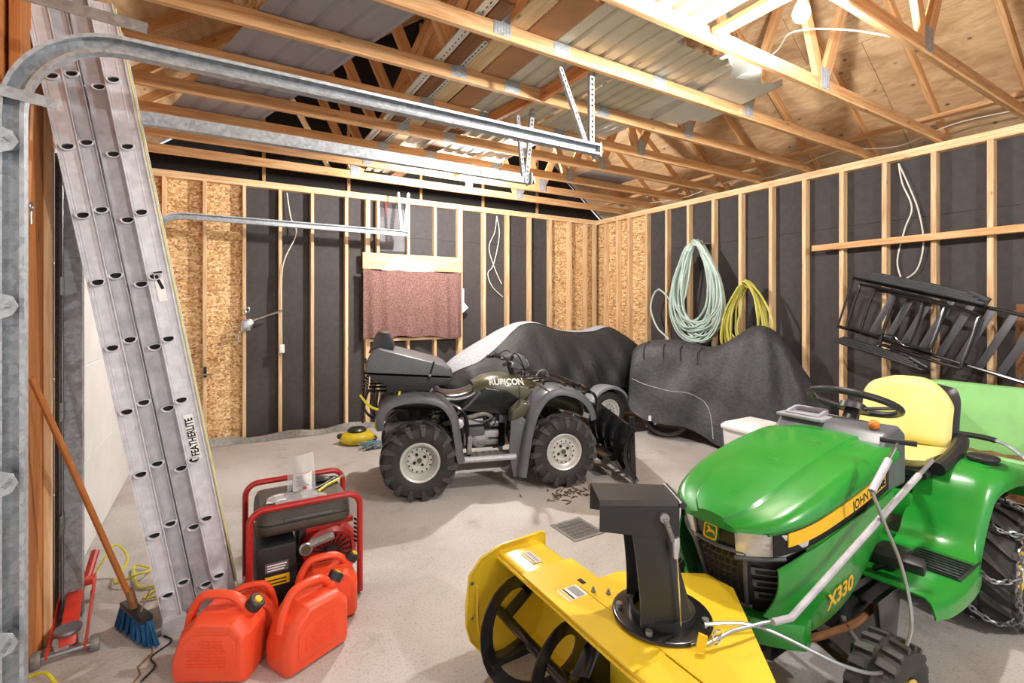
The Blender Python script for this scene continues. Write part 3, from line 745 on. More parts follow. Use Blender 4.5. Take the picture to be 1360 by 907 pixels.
# ================================================================ BROOM
br = thing('broom', 'wooden push stick broom with blue bristles leaning on the jamb', 'broom', (-.37, 2.97, 0))
hp = [Vector((.0, 0, .17)), Vector((-.315, -.17, 1.30))]
MB().tube([hp[0], hp[1]], .0125, 10).build('handle', 'broom_handle', br)
MB().tube([hp[0] + Vector((.012, .006, -.05)), hp[0] + Vector((-.01, -.005, .06))], .018, 10).build('ferrule', 'dark_wood', br)
hd = Vector((.012, .004, .12))
MB().bar(hd + Vector((-.05, .10, 0)), hd + Vector((.06, -.12, 0)), .05, .03).build('head', 'black_plastic', br, bevel=.006)
MB().tube([hd + Vector((.03, -.07, .02)), hd + Vector((.06, -.02, .09)), hp[0] + Vector((0, 0, .06))], .004, 6).build('brace_wire', 'steel', br)
bb = MB(); rg = random.Random(5)
for i in range(150):
    t = rg.random(); p = hd + Vector((-.05, .10, -.01)).lerp(Vector((.06, -.12, -.01)), t) + Vector((rg.uniform(-.02, .02), rg.uniform(-.01, .01), 0))
    q = Vector((p.x + (t - .5)*.05 + rg.uniform(-.012, .012), p.y + (.5 - t)*.07 + rg.uniform(-.01, .01), .003))
    bb.bar(p, q, .007, .007)
tag(bb.build('bristles', 'blue', br, smooth=0), kind='stuff')

# ================================================================ FLOOR JACK
jk = thing('floor_jack', 'red hydraulic floor jack on the concrete beside the broom', 'jack', (-.60, 2.93, 0), R(6))
for s_ in (-1, 1):
    MB().prism([(-.02, .03), (.10, .03), (.30, .05), (.50, .075), (.56, .085), (.56, .13), (.50, .15), (.30, .115), (.10, .075), (-.02, .06)], -.004, .004, frame((s_ * .065, 0, 0), (0, 1, 0), (0, 0, 1))).build('side_plate', 'red_jack', jk, bevel=.002, seg=1)
MB().tube([(-.10, .0, .035), (.10, .0, .035)], .011, 8).build('front_axle', 'steel', jk)
for s_ in (-1, 1):
    MB().lathe([(.008, -.016), (.034, -.016), (.036, -.008), (.036, .008), (.034, .016), (.008, .016)], axis_frame((s_ * .10, 0, .036), (1, 0, 0)), 16).build('wheel', 'galv_dark', jk)
    MB().lathe([(.005, -.008), (.026, -.008), (.026, .008), (.005, .008)], axis_frame((s_ * .055, .52, .027), (1, 0, 0)), 14).build('caster', 'black_paint', jk)
MB().prism([(.02, .05), (.36, .115), (.38, .155), (.33, .16), (.04, .085)], -.03, .03, frame((0, 0, 0), (0, 1, 0), (0, 0, 1))).build('lift_arm', 'red_jack', jk, bevel=.004)
MB().lathe([(0, .0), (.045, .0), (.052, .012), (.05, .022), (.03, .018), (0, .016)], Matrix.Translation((0, .06, .09)), 18).build('saddle', 'steel', jk)
MB().tube([(0, .25, .09), (0, .47, .11)], .028, 12).build('hydraulic_cylinder', 'galv_dark', jk)
MB().tube([(.0, .46, .13), (-.03, .60, .25)], .022, 10).build('handle_socket', 'red_jack', jk)
MB().tube([(-.03, .60, .25), (-.05, .66, .31)], .015, 10).build('handle_stub', 'black_plastic', jk)
MB().tube([(.03, .47, .12), (.06, .62, .22)], .02, 10).build('pump_sleeve', 'red_jack', jk)
MB().box((.0, .40, .16), (.13, .05, .03)).build('pivot_block', 'red_jack', jk, bevel=.005)

# ================================================================ ROPES ON THE FLOOR
cable('rope_tangle', 'tangled yellow rope on the floor at the foot of the white door', [(-.66, 3.45, .03), (-.60, 3.62, .10), (-.55, 3.75, .16), (-.48, 3.70, .08), (-.52, 3.55, .02), (-.42, 3.52, .05), (-.36, 3.62, .02), (-.45, 3.72, .02), (-.40, 3.45, .012), (-.30, 3.40, .012), (-.36, 3.3, .012), (-.28, 3.28, .012)], .006, 'rope', 'rope')
cable('rope_end', 'yellow rope coil on the floor in the bottom corner', [(-.80, 2.72, .01), (-.72, 2.80, .03), (-.64, 2.78, .05), (-.58, 2.70, .03), (-.50, 2.66, .012), (-.44, 2.60, .01), (-.52, 2.56, .01), (-.60, 2.60, .02), (-.68, 2.66, .01)], .007, 'rope', 'rope')
cable('hook_cord', 'thin dark cord lying beside the blue broom on concrete', [(-.20, 2.98, .006), (-.24, 2.90, .006), (-.20, 2.82, .006), (-.27, 2.74, .006), (-.25, 2.66, .006), (-.29, 2.58, .006)], .004, 'black_plastic', 'cord')

# ================================================================ WALL ITEMS, BACK WALL
hj = thing('cable_hoist', 'shiny steel hand hoist hanging with chain on the stud beside the OSB', 'hoist', (.25, 6.465, 1.36))
MB().tube([(0.0, 0, .05), (.38, -.05, .19)], .013, 8).build('lever', 'chrome', hj)
MB().prism([(-.05, -.07), (.05, -.06), (.09, .03), (.05, .08), (-.04, .06)], -.02, .02, frame((0, 0, .02), (1, 0, 0), (0, 0, 1))).build('ratchet_body', 'chrome', hj, bevel=.006)
MB().tube([Vector((.02 + .022*math.cos(a), 0, .20 + .03*math.sin(a))) for a in [i*2*PI/12 for i in range(12)]], .006, 6, True).build('hook', 'chrome', hj)
for k in range(4): MB().tube([Vector((.0 - k*.008 + (.011 if k % 2 else .004)*math.cos(a), (.004 if k % 2 else .011)*math.cos(a), .155 - k*.032 + .019*math.sin(a))) for a in [i*2*PI/10 for i in range(10)]], .004, 5, True).build('chain_link', 'chrome', hj)
for k in range(5): MB().tube([Vector((-.06 - .006*k + (.012 if k % 2 else .004)*math.cos(a), (.004 if k % 2 else .012)*math.cos(a), -.06 - k*.034 + .02*math.sin(a))) for a in [i*2*PI/10 for i in range(10)]], .004, 5, True).build('chain_link', 'chrome', hj)
lt = thing('gate_latch', 'black surface latch on the OSB bay beside the ladder', 'latch', (-.15, 6.49, .86))
MB().box((.0, 0, 0), (.03, .03, .12)).build('latch_plate', 'black_paint', lt, bevel=.003)
MB().tube([(-.06, -.02, -.03), (.08, -.02, -.03)], .009, 8).build('latch_bolt', 'galv_dark', lt)
ob_ = thing('outlet_box', 'small white electrical outlet box on the back wall stud', 'outlet', (.635, 6.47, 1.09))
MB().box((0, 0, 0), (.055, .05, .10)).build('outlet_case', 'white_paint', ob_, bevel=.004)
MB().box((0, -.026, 0), (.03, .004, .065)).build('outlet_face', 'paper', ob_, bevel=.001)
cable('electric_cable', 'white electric cable running down to the outlet box on back wall', [(.70, 6.55, 3.0), (.74, 6.53, 2.7), (.80, 6.50, 2.5), (.66, 6.48, 2.15), (.63, 6.47, 1.8), (.635, 6.47, 1.14)], .007)
# curtain
ct = thing('curtain', 'maroon speckled cloth curtain nailed over the window opening', 'curtain', (2.30, 6.455, 1.15))
def curt(u, v):
    x = lerp(-.705, .705, u); x += .02 * (1-v) * math.sin(u*9)
    z = lerp(0 + .04*math.sin(u*3+.4) + .012*math.sin(u*21), .945 - .022 * abs(math.sin(u * PI * 3)), v)
    return (x, -.02 + (.014 + .02*(1-v)) * math.sin(u * 38 + 2.2*math.sin(u*7)) * (.5+.5*(1-v)), z)
MB().sheet(curt, 90, 24).build('cloth', 'curtain', ct, solid=.004, smooth=60)
for x in (-.70, .70):
    MB().tube([(x, -.012, .95), (x - .02, -.02, .90)], .006, 6).build('tie', 'black_plastic', ct)
pp = MB().prism([(-.36, 0), (.40, 0), (.22, .14), (-.17, .20)], 0, .004, frame((2.20, 6.458, 2.085), (1, 0, 0), (0, -.35, 1))).build('crumpled_paper', 'paper')
tag(pp, 'white folded paper tucked behind the top of the maroon curtain', 'paper')
pp = MB().prism([(0, -.30), (.10, -.22), (.03, -.14), (.03, .06), (0, .06)], 0, .003, frame((3.03, 6.47, 1.80), (1, 0, 0), (0, 0, 1))).build('torn_paper', 'paper')
tag(pp, 'torn white paper scrap beside the curtain on the double stud', 'paper')
ch = thing('hanging_chain', 'short rusty chain hanging from back top plate above curtain', 'chain', (1.90, 6.52, 2.94))
for k in range(5):
    MB().tube([Vector((.005*k + (.014 if k % 2 else .005)*math.cos(a), -.05 + (.005 if k % 2 else .014)*math.cos(a), .05 - k*.034 + .02*math.sin(a))) for a in [i*2*PI/10 for i in range(10)]], .004, 5, True).build('chain_link', 'red_decal', ch)
# ================================================================ TYRE HELPERS
def tyre(parent, c, rad, wd, rim_r, tire_m='tire_wall', lug='chevron', nl=20, lug_h=.016, name='tyre', kdisc=None):
    """tyre with lugs around the local y axis, centre c"""
    ax = axis_frame(c, (0, 1, 0)); h = wd / 2
    prof = [(rim_r, -h*.72), (rim_r + .012, -h*.86), (lerp(rim_r, rad, .5), -h*1.02), (rad*.93, -h*.93), (rad*.985, -h*.62), (rad, 0), (rad*.985, h*.62), (rad*.93, h*.93), (lerp(rim_r, rad, .5), h*1.02), (rim_r + .012, h*.86), (rim_r, h*.72)]
    t = MB().lathe(prof, ax, 40).build(name, tire_m, parent, smooth=50)
    b = MB()
    for k in range(nl):
        for s_ in (-1, 1):
            a = 2*PI*(k + (.5 if s_ > 0 else 0)) / nl
            if lug == 'chevron':
                a2 = a + 2*PI/nl*.75
                quad = [(s_*h*.06, a), (s_*h*.92, a2), (s_*h*.92, a2 + 2*PI/nl*.36), (s_*h*.06, a + 2*PI/nl*.42)]
            else:
                quad = [(s_*h*.12, a), (s_*h*.88, a + .04), (s_*h*.88, a + 2*PI/nl*.52), (s_*h*.12, a + 2*PI/nl*.5)]
            vs = []
            for rr in (0, 1):
                for (yy, aa) in quad:
                    base = rad * (.985 - .05 * (abs(yy)/h)**4) - .006
                    r_ = base + (lug_h + .006 if rr else 0)
                    vs.append(ax @ Vector((r_*math.cos(aa), r_*math.sin(aa), yy)))
            b.add(vs, [(3, 2, 1, 0), (4, 5, 6, 7), (0, 1, 5, 4), (1, 2, 6, 5), (2, 3, 7, 6), (3, 0, 4, 7)])
            if lug == 'chevron':      # shoulder block on the side wall
                vs = []
                for rr in (0, 1):
                    for (fr, da) in ((.985, 0), (.74, .05), (.74, .05 + 2*PI/nl*.30), (.985, 2*PI/nl*.36)):
                        aa = a2 + da; r_ = rad * fr
                        vs.append(ax @ Vector((r_*math.cos(aa), r_*math.sin(aa), s_*(h*lerp(.93, 1.0, fr < .9) + (.014 if rr else -.008)))))
                b.add(vs, [(3, 2, 1, 0), (4, 5, 6, 7), (0, 1, 5, 4), (1, 2, 6, 5), (2, 3, 7, 6), (3, 0, 4, 7)])
    b.build('tread', 'rubber', t, smooth=0)
    return t
def atv_rim(parent, c, rr, out, depth=.05):
    """drilled steel rim; out = +-1 the side that faces out along y"""
    ax = axis_frame(c, (0, out, 0)) ; f = .07
    prof = [(rr + .008, f), (rr + .002, f + .006), (rr - .012, f), (rr - .02, f - .02), (rr*.72, f - depth), (rr*.66, f - depth + .012), (rr*.50, f - depth + .014), (rr*.42, f - depth - .005), (rr*.2, f - depth - .004), (rr*.18, f - depth + .012), (0, f - depth + .014)]
    r_ = MB().lathe(prof, ax, 36).build('rim', 'rim_paint', parent, smooth=40)
    for k in range(14):
        a = 2*PI*k/14; MB().disc(ax @ Vector((rr*.60*math.cos(a), rr*.60*math.sin(a), f - depth + .0145)), (ax.to_3x3() @ Vector((0, 0, 1))), rr*.045, .004, 8).build('rim_hole', 'gable', r_)
    for k in range(4):
        a = 2*PI*k/4 + .5; MB().disc(ax @ Vector((rr*.31*math.cos(a), rr*.31*math.sin(a), f - depth - .002)), (ax.to_3x3() @ Vector((0, 0, 1))), rr*.085, .004, 8).build('rim_slot', 'gable', r_)
    MB().lathe([(0, f - depth + .022), (rr*.13, f - depth + .022), (rr*.15, f - depth)], ax, 16).build('hub_cap', 'olive', r_)
    return r_

# ================================================================ LAWN TRACTOR
mw = thing('lawn_tractor', 'green and yellow garden tractor with yellow seat and black steering wheel', 'lawn tractor', (3.40, 1.29, 0), R(181.85))
mw.scale = (1.07, 1.07, 1.07)
for s_ in (-1, 1):
    t = tyre(mw, (0, s_*.40, .27), .262, .22, .125, nl=18, lug_h=.02)
    ax = axis_frame((0, s_*.40, .27), (0, s_, 0))
    MB().lathe([(.125, .07), (.135, .085), (.12, .08), (.10, .03), (.05, .025), (.045, .05), (0, .055)], ax, 28).build('rim', 'yellow', mw)
    t = tyre(mw, (1.27, s_*.41, .19), .178, .14, .075, lug='block', nl=20, lug_h=.014)
    ax = axis_frame((1.27, s_*.41, .19), (0, s_, 0))
    MB().lathe([(.078, .055), (.085, .065), (.07, .06), (.055, .02), (.03, .02), (.025, .045), (0, .05)], ax, 24).build('rim', 'yellow', mw)
# snow chains on the rear tyres
def chain_path(fn, n, r, nm, parent, m='steel'):
    """n interlocking links along fn(t)"""
    b = MB()
    for i in range(n):
        p = Vector(fn(i/n)); q = Vector(fn((i+1)/n)); d = q - p; l = d.length * 1.35; d.normalize()
        u = d.orthogonal().normalized(); 
        if i % 2: u = d.cross(u)
        c = (p + q) / 2
        b.tube([c + d*(l/2*math.cos(a)) + u*(l*.30*math.sin(a)) for a in [k*2*PI/8 for k in range(8)]], r, 4, True)
    return b.build(nm, m, parent)
for s_ in (-1, 1):
    cc = Vector((0, s_*.40, .27))
    for k, yy in enumerate((-.125, .125)):
        chain_path(lambda t: cc + Vector((.235*math.cos(2*PI*t), yy, .235*math.sin(2*PI*t))), 52, .0042, 'side_chain', mw)
    for k in range(8):
        a0 = 2*PI*k/8 + .2
        def cross(t, a0=a0):
            yy = lerp(-.125, .125, t); r_ = .235 + .062 * math.sin(PI*t)**.5; a = a0 + .22*math.sin(PI*t*2)*.6
            return cc + Vector((r_*math.cos(a), yy, r_*math.sin(a)))
        chain_path(cross, 13, .0042, 'cross_chain', mw)
# frame and axle
MB().bx(-.25, 1.52, -.16, .16, .24, .32).build('frame', 'black_paint', mw, bevel=.01)
MB().tube([(1.27, -.40, .19), (1.27, -.2, .26), (1.27, .2, .26), (1.27, .40, .19)], .022, 8).build('front_axle', 'black_paint', mw)
for s_ in (-1, 1):
    MB().lathe([(0, -.07), (.03, -.07), (.03, .07), (0, .07)], Matrix.Translation((1.27, s_*.335, .23)), 14).build('spindle', 'black_paint', mw)
MB().tube(smooth_path([(1.10, .32, .17), (1.05, .2, .22), (.9, .12, .24), (.7, .1, .24)], 4), .012, 8).build('steering_rod', 'galv_dark', mw)
MB().tube(smooth_path([(1.42, .10, .22), (1.30, .22, .29), (1.10, .24, .27), (.95, .22, .24), (.8, .2, .22)], 4), .014, 8).build('exhaust_pipe', 'dark_wood', mw)
MB().prism([(.95, .32), (.72, .32), (.78, .06), (.90, .10)], -.01, .01, frame((0, .26, 0), (1, 0, 0), (0, 0, 1))).build('lift_plate', 'black_paint', mw, bevel=.003)
MB().prism([(.55, .28), (1.0, .28), (1.05, .18), (.5, .16)], -.18, .18, frame((0, 0, 0), (1, 0, 0), (0, 0, 1))).build('transmission', 'black_plastic', mw, bevel=.02)
# hood
st = [(.70, .250, .915, .855), (.85, .262, .925, .845), (1.05, .268, .905, .815), (1.25, .264, .872, .785), (1.42, .248, .828, .755), (1.53, .215, .790, .735), (1.595, .165, .760, .715), (1.63, .10, .740, .705)]
rings = []
HALF_A = [0, .12, .24, .36, .44, .455, .475, .56, .66, .74] + [.74 + .26*k/8 for k in range(1, 9)]
SP = [-a for a in reversed(HALF_A[1:])] + HALF_A
NS = len(SP) - 1
def hood_ring(x, w_, t_, b_, inset=0):
    out = []
    for s_ in SP:
        a = abs(s_); sg = 1 if s_ >= 0 else -1
        if a <= .74:
            y = sg * w_ * (a/.74) * .82; z = t_ - .016 * (a/.74)**2 - (0 if a < .45 else (.011 if a > .47 else .005))
        else:
            k = (a - .74)/.26; y = sg * w_ * (.82 + .18*math.sin(k*PI/2)); z = lerp(t_ - .027, b_, 1 - math.cos(k*PI/2))
        out.append(Vector((x, y, z)))
    return out
fine = []
for i in range(29):
    x = lerp(.70, 1.63, i/28)
    k = interp([(a, b, c, d) for a, b, c, d in st], x); fine.append(hood_ring(x, *k))
hd_ = MB().loft(fine, cap=False, close=False)
front = fine[-1]; ctr = Vector((1.635, 0, .715))
hd_.add(front + [Vector((1.635, v.y, .70)) for v in front], [(i, i+1, NS+1+i+1, NS+1+i) for i in range(NS)])
hood = hd_.build('hood', 'green', mw, solid=-.008, smooth=24)
MB().bx(.72, .80, -.07, .05, .905, .925).build('hood_scoop', 'green', hood, bevel=.006)
# skirts under the hood edge (dark line), yellow stripe, side panels
for s_ in (-1, 1):
    def wy(x, e=0): return s_ * (interp([(a, b) for a, b, c, d in st], x)[0] + e)
    def strip(z0f, z1f, x0, x1, e, nm, m, n=14, th=.004, parent=mw):
        b = MB(); rg_ = []
        for i in range(n + 1):
            x = lerp(x0, x1, i/n); za, zb = z0f(x), z1f(x)
            rg_.append([Vector((x, wy(x, e), za)), Vector((x, wy(x, e), zb)), Vector((x, wy(x, e - th), zb)), Vector((x, wy(x, e - th), za))])
        return b.loft(rg_).build(nm, m, parent, smooth=30)
    zb = lambda x: interp([(a, d) for a, b, c, d in st], x)[0]
    strip(lambda x: zb(x) - .012, lambda x: zb(x) + .012, .72, 1.58, .003, 'hood_lip', 'green_dark')
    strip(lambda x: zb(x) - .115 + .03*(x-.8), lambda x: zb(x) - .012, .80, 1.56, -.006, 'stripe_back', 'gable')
    ys_ = strip(lambda x: zb(x) - .078 + .018*(x-.85), lambda x: zb(x) - .02, .86, 1.52, .001, 'yellow_stripe', 'yellow_decal')
    pnl = [(.80, .74), (1.20, .70), (1.52, .635), (1.55, .56), (1.50, .46), (1.44, .36), (1.30, .335), (1.12, .36), (.97, .43), (.84, .55)]
    sp_ = MB()
    cen = []
    grid_ = []
    # curved side skin: columns along x, from lower to upper outline
    up = [(.80, .74), (1.20, .70), (1.47, .645), (1.56, .60)]; lo = [(.80, .60), (.90, .49), (1.05, .385), (1.25, .335), (1.42, .335), (1.56, .42)]
    for i in range(19):
        x = lerp(.80, 1.56, i/18); u_ = interp(up, x)[0]; l_ = interp(lo, x)[0]
        col = []
        for j in range(9):
            t_ = j/8; z = lerp(l_, u_, t_)
            y = wy(min(x, 1.6), .004) - s_*.05*(1-t_)**1.6 + s_*.012*math.sin(PI*t_)
            col.append(Vector((x, y, z)))
        grid_.append(col)
    k_ = 9
    sp_.add([v for c_ in grid_ for v in c_], [(i*k_+j, (i+1)*k_+j, (i+1)*k_+j+1, i*k_+j+1) for i in range(18) for j in range(8)])
    side = sp_.build('side_panel', 'green', mw, solid=-.006 if s_ > 0 else .006, smooth=40)
    if s_ > 0:
        fm = lambda x, z, e: Matrix.Translation((x, wy(x, e), z))
        base = Matrix.Rotation(PI, 4, 'Z') @ Matrix.Rotation(R(90), 4, 'X')
        text('lettering', 'X330', .085, 'yellow_decal', Matrix.Translation((1.25, .2655, .455)) @ Matrix.Rotation(R(-6), 4, 'X') @ base @ Matrix.Rotation(R(8), 4, 'Z'), side, bold=.002)
        text('lettering', 'JOHN DEERE', .05, 'gable', Matrix.Translation((1.02, .2685, .768)) @ base @ Matrix.Rotation(R(9), 4, 'Z'), ys_, bold=.001)
        MB().box((1.40, .252, .575), (.05, .003, .05), (0, R(-8), 0)).build('warning_label', 'paper', side)
# nose: dark grille surround
nose = []
for i in range(11):
    z = lerp(.715, .385, i/10); t_ = i/10
    w_ = lerp(.215, .175, t_); xf = lerp(1.632, 1.53, t_**1.3)
    nose.append([Vector((xf - .12*abs(s_)**2.2 - (.10 if abs(s_) > .98 else 0), s_*w_*(1.05 if abs(s_) > .9 else 1), z)) for s_ in [-1 + 2*k/16 for k in range(17)]])
grl = MB().loft(nose, cap=False, close=False).build('grille_surround', 'grey_plastic', mw, solid=.01, smooth=50)
grl.data.materials[0] = M['black_plastic']
def nose_pt(s_, z, e=0):
    t_ = (.715 - z)/.33; w_ = lerp(.215, .175, t_); xf = lerp(1.632, 1.53, t_**1.3)
    return Vector((xf - .12*abs(s_)**2.2 + e, s_*w_, z))
gb = MB(); gw = MB()
for r_ in range(6):                      # centre mesh of slots
    z = .60 - r_*.031
    for c_ in range(8):
        s_ = -.42 + c_*.12 + (.03 if r_ % 2 else 0)
        if abs(s_) > .46 - .03*r_: continue
        p = nose_pt(s_, z, .003); gw.box(p, (.006, .017, .018), (0, R(-15), 0))
gw.build('grille_slot', 'gable', grl, bevel=.002, seg=1)
for z, m_ in ((.625, 0), (.40, 0)):
    MB().tube([nose_pt(-.5 + k*.1, z, .008) for k in range(11)], .008, 6).build('grille_rim', 'grey_plastic', grl)
for s_ in (-1, 1):
    MB().tube([nose_pt(s_*.52 - s_*.10*k/6, lerp(.625, .40, k/6), .008) for k in range(7)], .008, 6).build('grille_rim', 'grey_plastic', grl)
    for z in (.555, .505, .455):          # side louvres
        lv = MB().loft([[nose_pt(s_*q, z + .018, .012), nose_pt(s_*q, z - .012, .012), nose_pt(s_*q, z - .016, -.004), nose_pt(s_*q, z + .014, -.004)] for q in [lerp(.58, .96 , k/6) for k in range(7)]])
        lv.build('louvre', 'grey_plastic', grl)
        MB().loft([[nose_pt(s_*q, z + .010, .0135), nose_pt(s_*q, z - .006, .0135), nose_pt(s_*q, z - .006, .01), nose_pt(s_*q, z + .01, .01)] for q in [lerp(.64, .90, k/6) for k in range(7)]]).build('louvre_mesh', 'gable', grl)
    # headlight that wraps round the corner
    hl = []
    for k in range(9):
        q = lerp(.40, 1.0, k/8); zt = lerp(.700, .712, k/8); zb_ = lerp(.610, .628, k/8)
        hl.append([nose_pt(s_*q, zt, .012), nose_pt(s_*q, zb_, .016), nose_pt(s_*q, zb_, -.02), nose_pt(s_*q, zt, -.02)])
    hl.append([Vector((1.42, s_*.248, .715)), Vector((1.44, s_*.244, .665)), Vector((1.43, s_*.20, .665)), Vector((1.41, s_*.20, .715))])
    MB().loft(hl).build('headlight', 'lamp_glass', mw, bevel=.004)
    bez = MB().tube([nose_pt(s_*lerp(.38, 1.0, k/8), lerp(.602, .620, k/8), .016) for k in range(9)], .008, 6).build('headlight_bezel', 'grey_plastic', mw)
# emblem
em = MB().prism(rrect(.062, .062, .012), -.002, .006, frame(nose_pt(0, .672, .008), (0, 1, 0), (-.18, 0, 1))).build('emblem', 'green_dark', mw, bevel=.002)
eo = rrect(.054, .054, .010); ei = rrect(.044, .044, .008)
fe = frame(nose_pt(0, .672, .008), (0, 1, 0), (-.18, 0, 1))
MB().ring(eo, ei, .005, .0075, fe).build('emblem_border', 'yellow_decal', em)
deer = [(-.018, -.010), (-.012, -.004), (-.004, -.002), (.006, -.004), (.014, -.012), (.017, -.011), (.012, -.001), (.008, .004), (.011, .010), (.017, .013), (.014, .015), (.008, .014), (.012, .019), (.005, .016), (.002, .010), (-.004, .006), (-.012, .006), (-.017, .001)]
MB().prism([(-x, y) for x, y in deer], .005, .0078, fe).build('emblem_deer', 'yellow_decal', em)
# lower bumper
bmp = []
for k in range(13):
    s_ = -1 + 2*k/12; x = 1.60 - .14*abs(s_)**2; y = s_*.245
    bmp.append([Vector((x, y, .395)), Vector((x + .012, y, .37)), Vector((x - .01, y, .30)), Vector((x - .06, y*.96, .30)), Vector((x - .06, y*.96, .395))])
MB().loft(bmp).build('bumper', 'green', mw, bevel=.005)
# dash and steering
MB().prism([(.55, .70), (.55, .93), (.62, .97), (.74, .955), (.80, .90), (.80, .70)], -.23, .23, frame((0, 0, 0), (1, 0, 0), (0, 0, 1))).build('dashboard', 'grey_plastic', mw, bevel=.02, seg=3)
MB().ring(rrect(.12, .16, .02), rrect(.09, .13, .015), 0, .02, Matrix.Translation((.68, -.13, .962)) @ Matrix.Rotation(R(10), 4, 'Y')).build('cup_tray', 'vinyl_grey', mw)
MB().bx(.60, .77, -.235, -.02, .95, .966).build('tray_top', 'vinyl_grey', mw, bevel=.006)
sw = Matrix.Translation((.50, 0, 1.015)) @ Matrix.Rotation(R(-24), 4, 'Y')
MB().tube([(.50, 0, 1.0), (.62, 0, .86)], .03, 12).build('steering_column', 'black_plastic', mw)
wh = MB().tube([sw @ Vector((.185*math.cos(a), .185*math.sin(a), .01)) for a in [k*2*PI/40 for k in range(40)]], .0165, 10, True).build('steering_wheel', 'black_plastic', mw)
for a in (R(90), R(-90), R(180)):
    MB().tube([sw @ Vector((.03*math.cos(a), .03*math.sin(a), -.02)), sw @ Vector((.18*math.cos(a), .18*math.sin(a), .008))], .017, 8, flat=.5).build('spoke', 'black_plastic', wh)
MB().lathe([(0, -.03), (.06, -.03), (.055, .0), (.03, .012), (0, .014)], sw, 20).build('wheel_hub', 'black_plastic', wh)
MB().ball((.72, .17, .975), .022).build('throttle_knob', 'orange', mw)
MB().tube([(.72, .17, .90), (.72, .17, .965)], .008, 6).build('throttle_lever', 'black_plastic', mw)
# seat
def seat_back(u, v):
    y = lerp(-.215, .215, u); s_ = abs(2*u - 1)
    top = 1.10 - .10*s_**3.0; z = lerp(.74, top, v)
    w_ = 1 - .12*(v > .8)*((v-.8)/.2)**2 - .03*math.sin(v*PI)
    x = -.10 - .10*v + .03*s_**2 + .012*math.sin(v*5)*math.cos(u*9)
    return (x, y*w_, z)
def cushion(fn, nm, m, th, parent, nu=24, nv=18):
    b = MB(); top = [[Vector(fn(i/nu, j/nv)) for j in range(nv+1)] for i in range(nu+1)]
    g = []
    for i in range(nu+1):
        g.append([])
        for j in range(nv+1):
            p = top[i][j]
            a = top[min(nu, i+1)][j] - top[max(0, i-1)][j]; c_ = top[i][min(nv, j+1)] - top[i][max(0, j-1)]
            n_ = a.cross(c_).normalized()
            e = min(i, nu-i)/nu*2; f_ = min(j, nv-j)/nv*2
            k = (1-(1-min(1, e*3.2))**2)**.5 * (1-(1-min(1, f_*3.2))**2)**.5
            g[i].append((p, n_, k))
    k_ = nv+1
    vs = [p + n_*th*k for r_ in g for p, n_, k in r_] + [p - n_*th*k*.5 for r_ in g for p, n_, k in r_]
    fs = []; o_ = (nu+1)*k_
    for i in range(nu):
        for j in range(nv):
            fs.append((i*k_+j, (i+1)*k_+j, (i+1)*k_+j+1, i*k_+j+1)); fs.append((o_+i*k_+j, o_+i*k_+j+1, o_+(i+1)*k_+j+1, o_+(i+1)*k_+j))
    return b.add(vs, fs).build(nm, m, parent, smooth=70)
cushion(seat_back, 'seat_back', 'seat_yellow', .05, mw)
def seat_base(u, v):
    y = lerp(-.215, .215, u); s_ = abs(2*u-1); x = lerp(-.12, .30, v)
    return (x - .03*s_**3*(v > .5), y, .715 + .02*v + .03*s_**2*(1 - .3*v) + .003*math.cos(v*60))
cushion(seat_base, 'seat_cushion', 'seat_yellow', .045, mw)
def shell(u, v):
    x, y, z = seat_back(u, v); return (x - .05, y*1.07, lerp(.62, 1.075, v) - .02*abs(2*u-1))
cushion(shell, 'seat_shell', 'black_plastic', .035, mw)
MB().prism([(-.16, .64), (.28, .66), (.30, .70), (-.16, .70)], -.225, .225, frame((0, 0, 0), (1, 0, 0), (0, 0, 1))).build('seat_pan', 'black_plastic', mw, bevel=.015)
for s_ in (-1, 1):
    MB().tube(smooth_path([(-.15, s_*.235, .80), (-.05, s_*.255, .775), (.10, s_*.26, .745), (.24, s_*.25, .715)], 5), .034, 10, rl=None, flat=1.0).build('arm_bolster', 'black_plastic', mw)
MB().bx(-.15, .25, -.14, .14, .52, .65).build('seat_pedestal', 'black_plastic', mw, bevel=.02)
# fenders and foot rests
def fender(s_):
    b = MB(); rg_ = []
    tab = [(-.42, .42, .50), (-.36, .40, .62), (-.25, .37, .70), (-.05, .36, .735), (.10, .36, .735), (.20, .37, .68), (.27, .385, .56), (.33, .40, .44), (.42, .42, .385), (.60, .43, .375), (.80, .42, .375), (.90, .40, .385)]
    for x, yo, z in [(a, *interp([(p, q, r_) for p, q, r_ in tab], a)) for a in [lerp(-.42, .90, i/40) for i in range(41)]]:
        yi = .16 if x < .3 else .14; yo2 = yo + interp([(-.42, .10), (.05, .11), (.22, .06), (.34, .02), (.45, .025), (.9, .03)], x)[0]
        lip = z - interp([(-.42, .10), (.1, .08), (.3, .06), (.5, .065), (.9, .065)], x)[0]
        rg_.append([Vector((x, s_*yi, z - .005)), Vector((x, s_*lerp(yi, yo, .5), z)), Vector((x, s_*yo, z)), Vector((x, s_*lerp(yo, yo2, .6), z - .014)), Vector((x, s_*(yo2 - .006), z - .035)), Vector((x, s_*yo2, z - .055)), Vector((x, s_*yo2, lip))])
    b.loft(rg_, cap=False, close=False)
    fd = b.build('fender', 'green', mw, solid=(-.007 if s_ > 0 else .007), smooth=50)
    mat_ = MB().bx(-.13, .13, -.10, .10, 0, .008)
    for k in range(9): mat_.bx(-.12 + k*.028, -.105 + k*.028, -.09, .09, .008, .013)
    o = mat_.build('foot_mat', 'black_plastic', mw); o.location = (.50, s_*.335, .380); o.rotation_euler = (0, 0, 0)
    return fd
for s_ in (-1, 1): fender(s_)
MB().bx(-.40, .30, -.17, .17, .45, .58).build('deck', 'green', mw, bevel=.03)
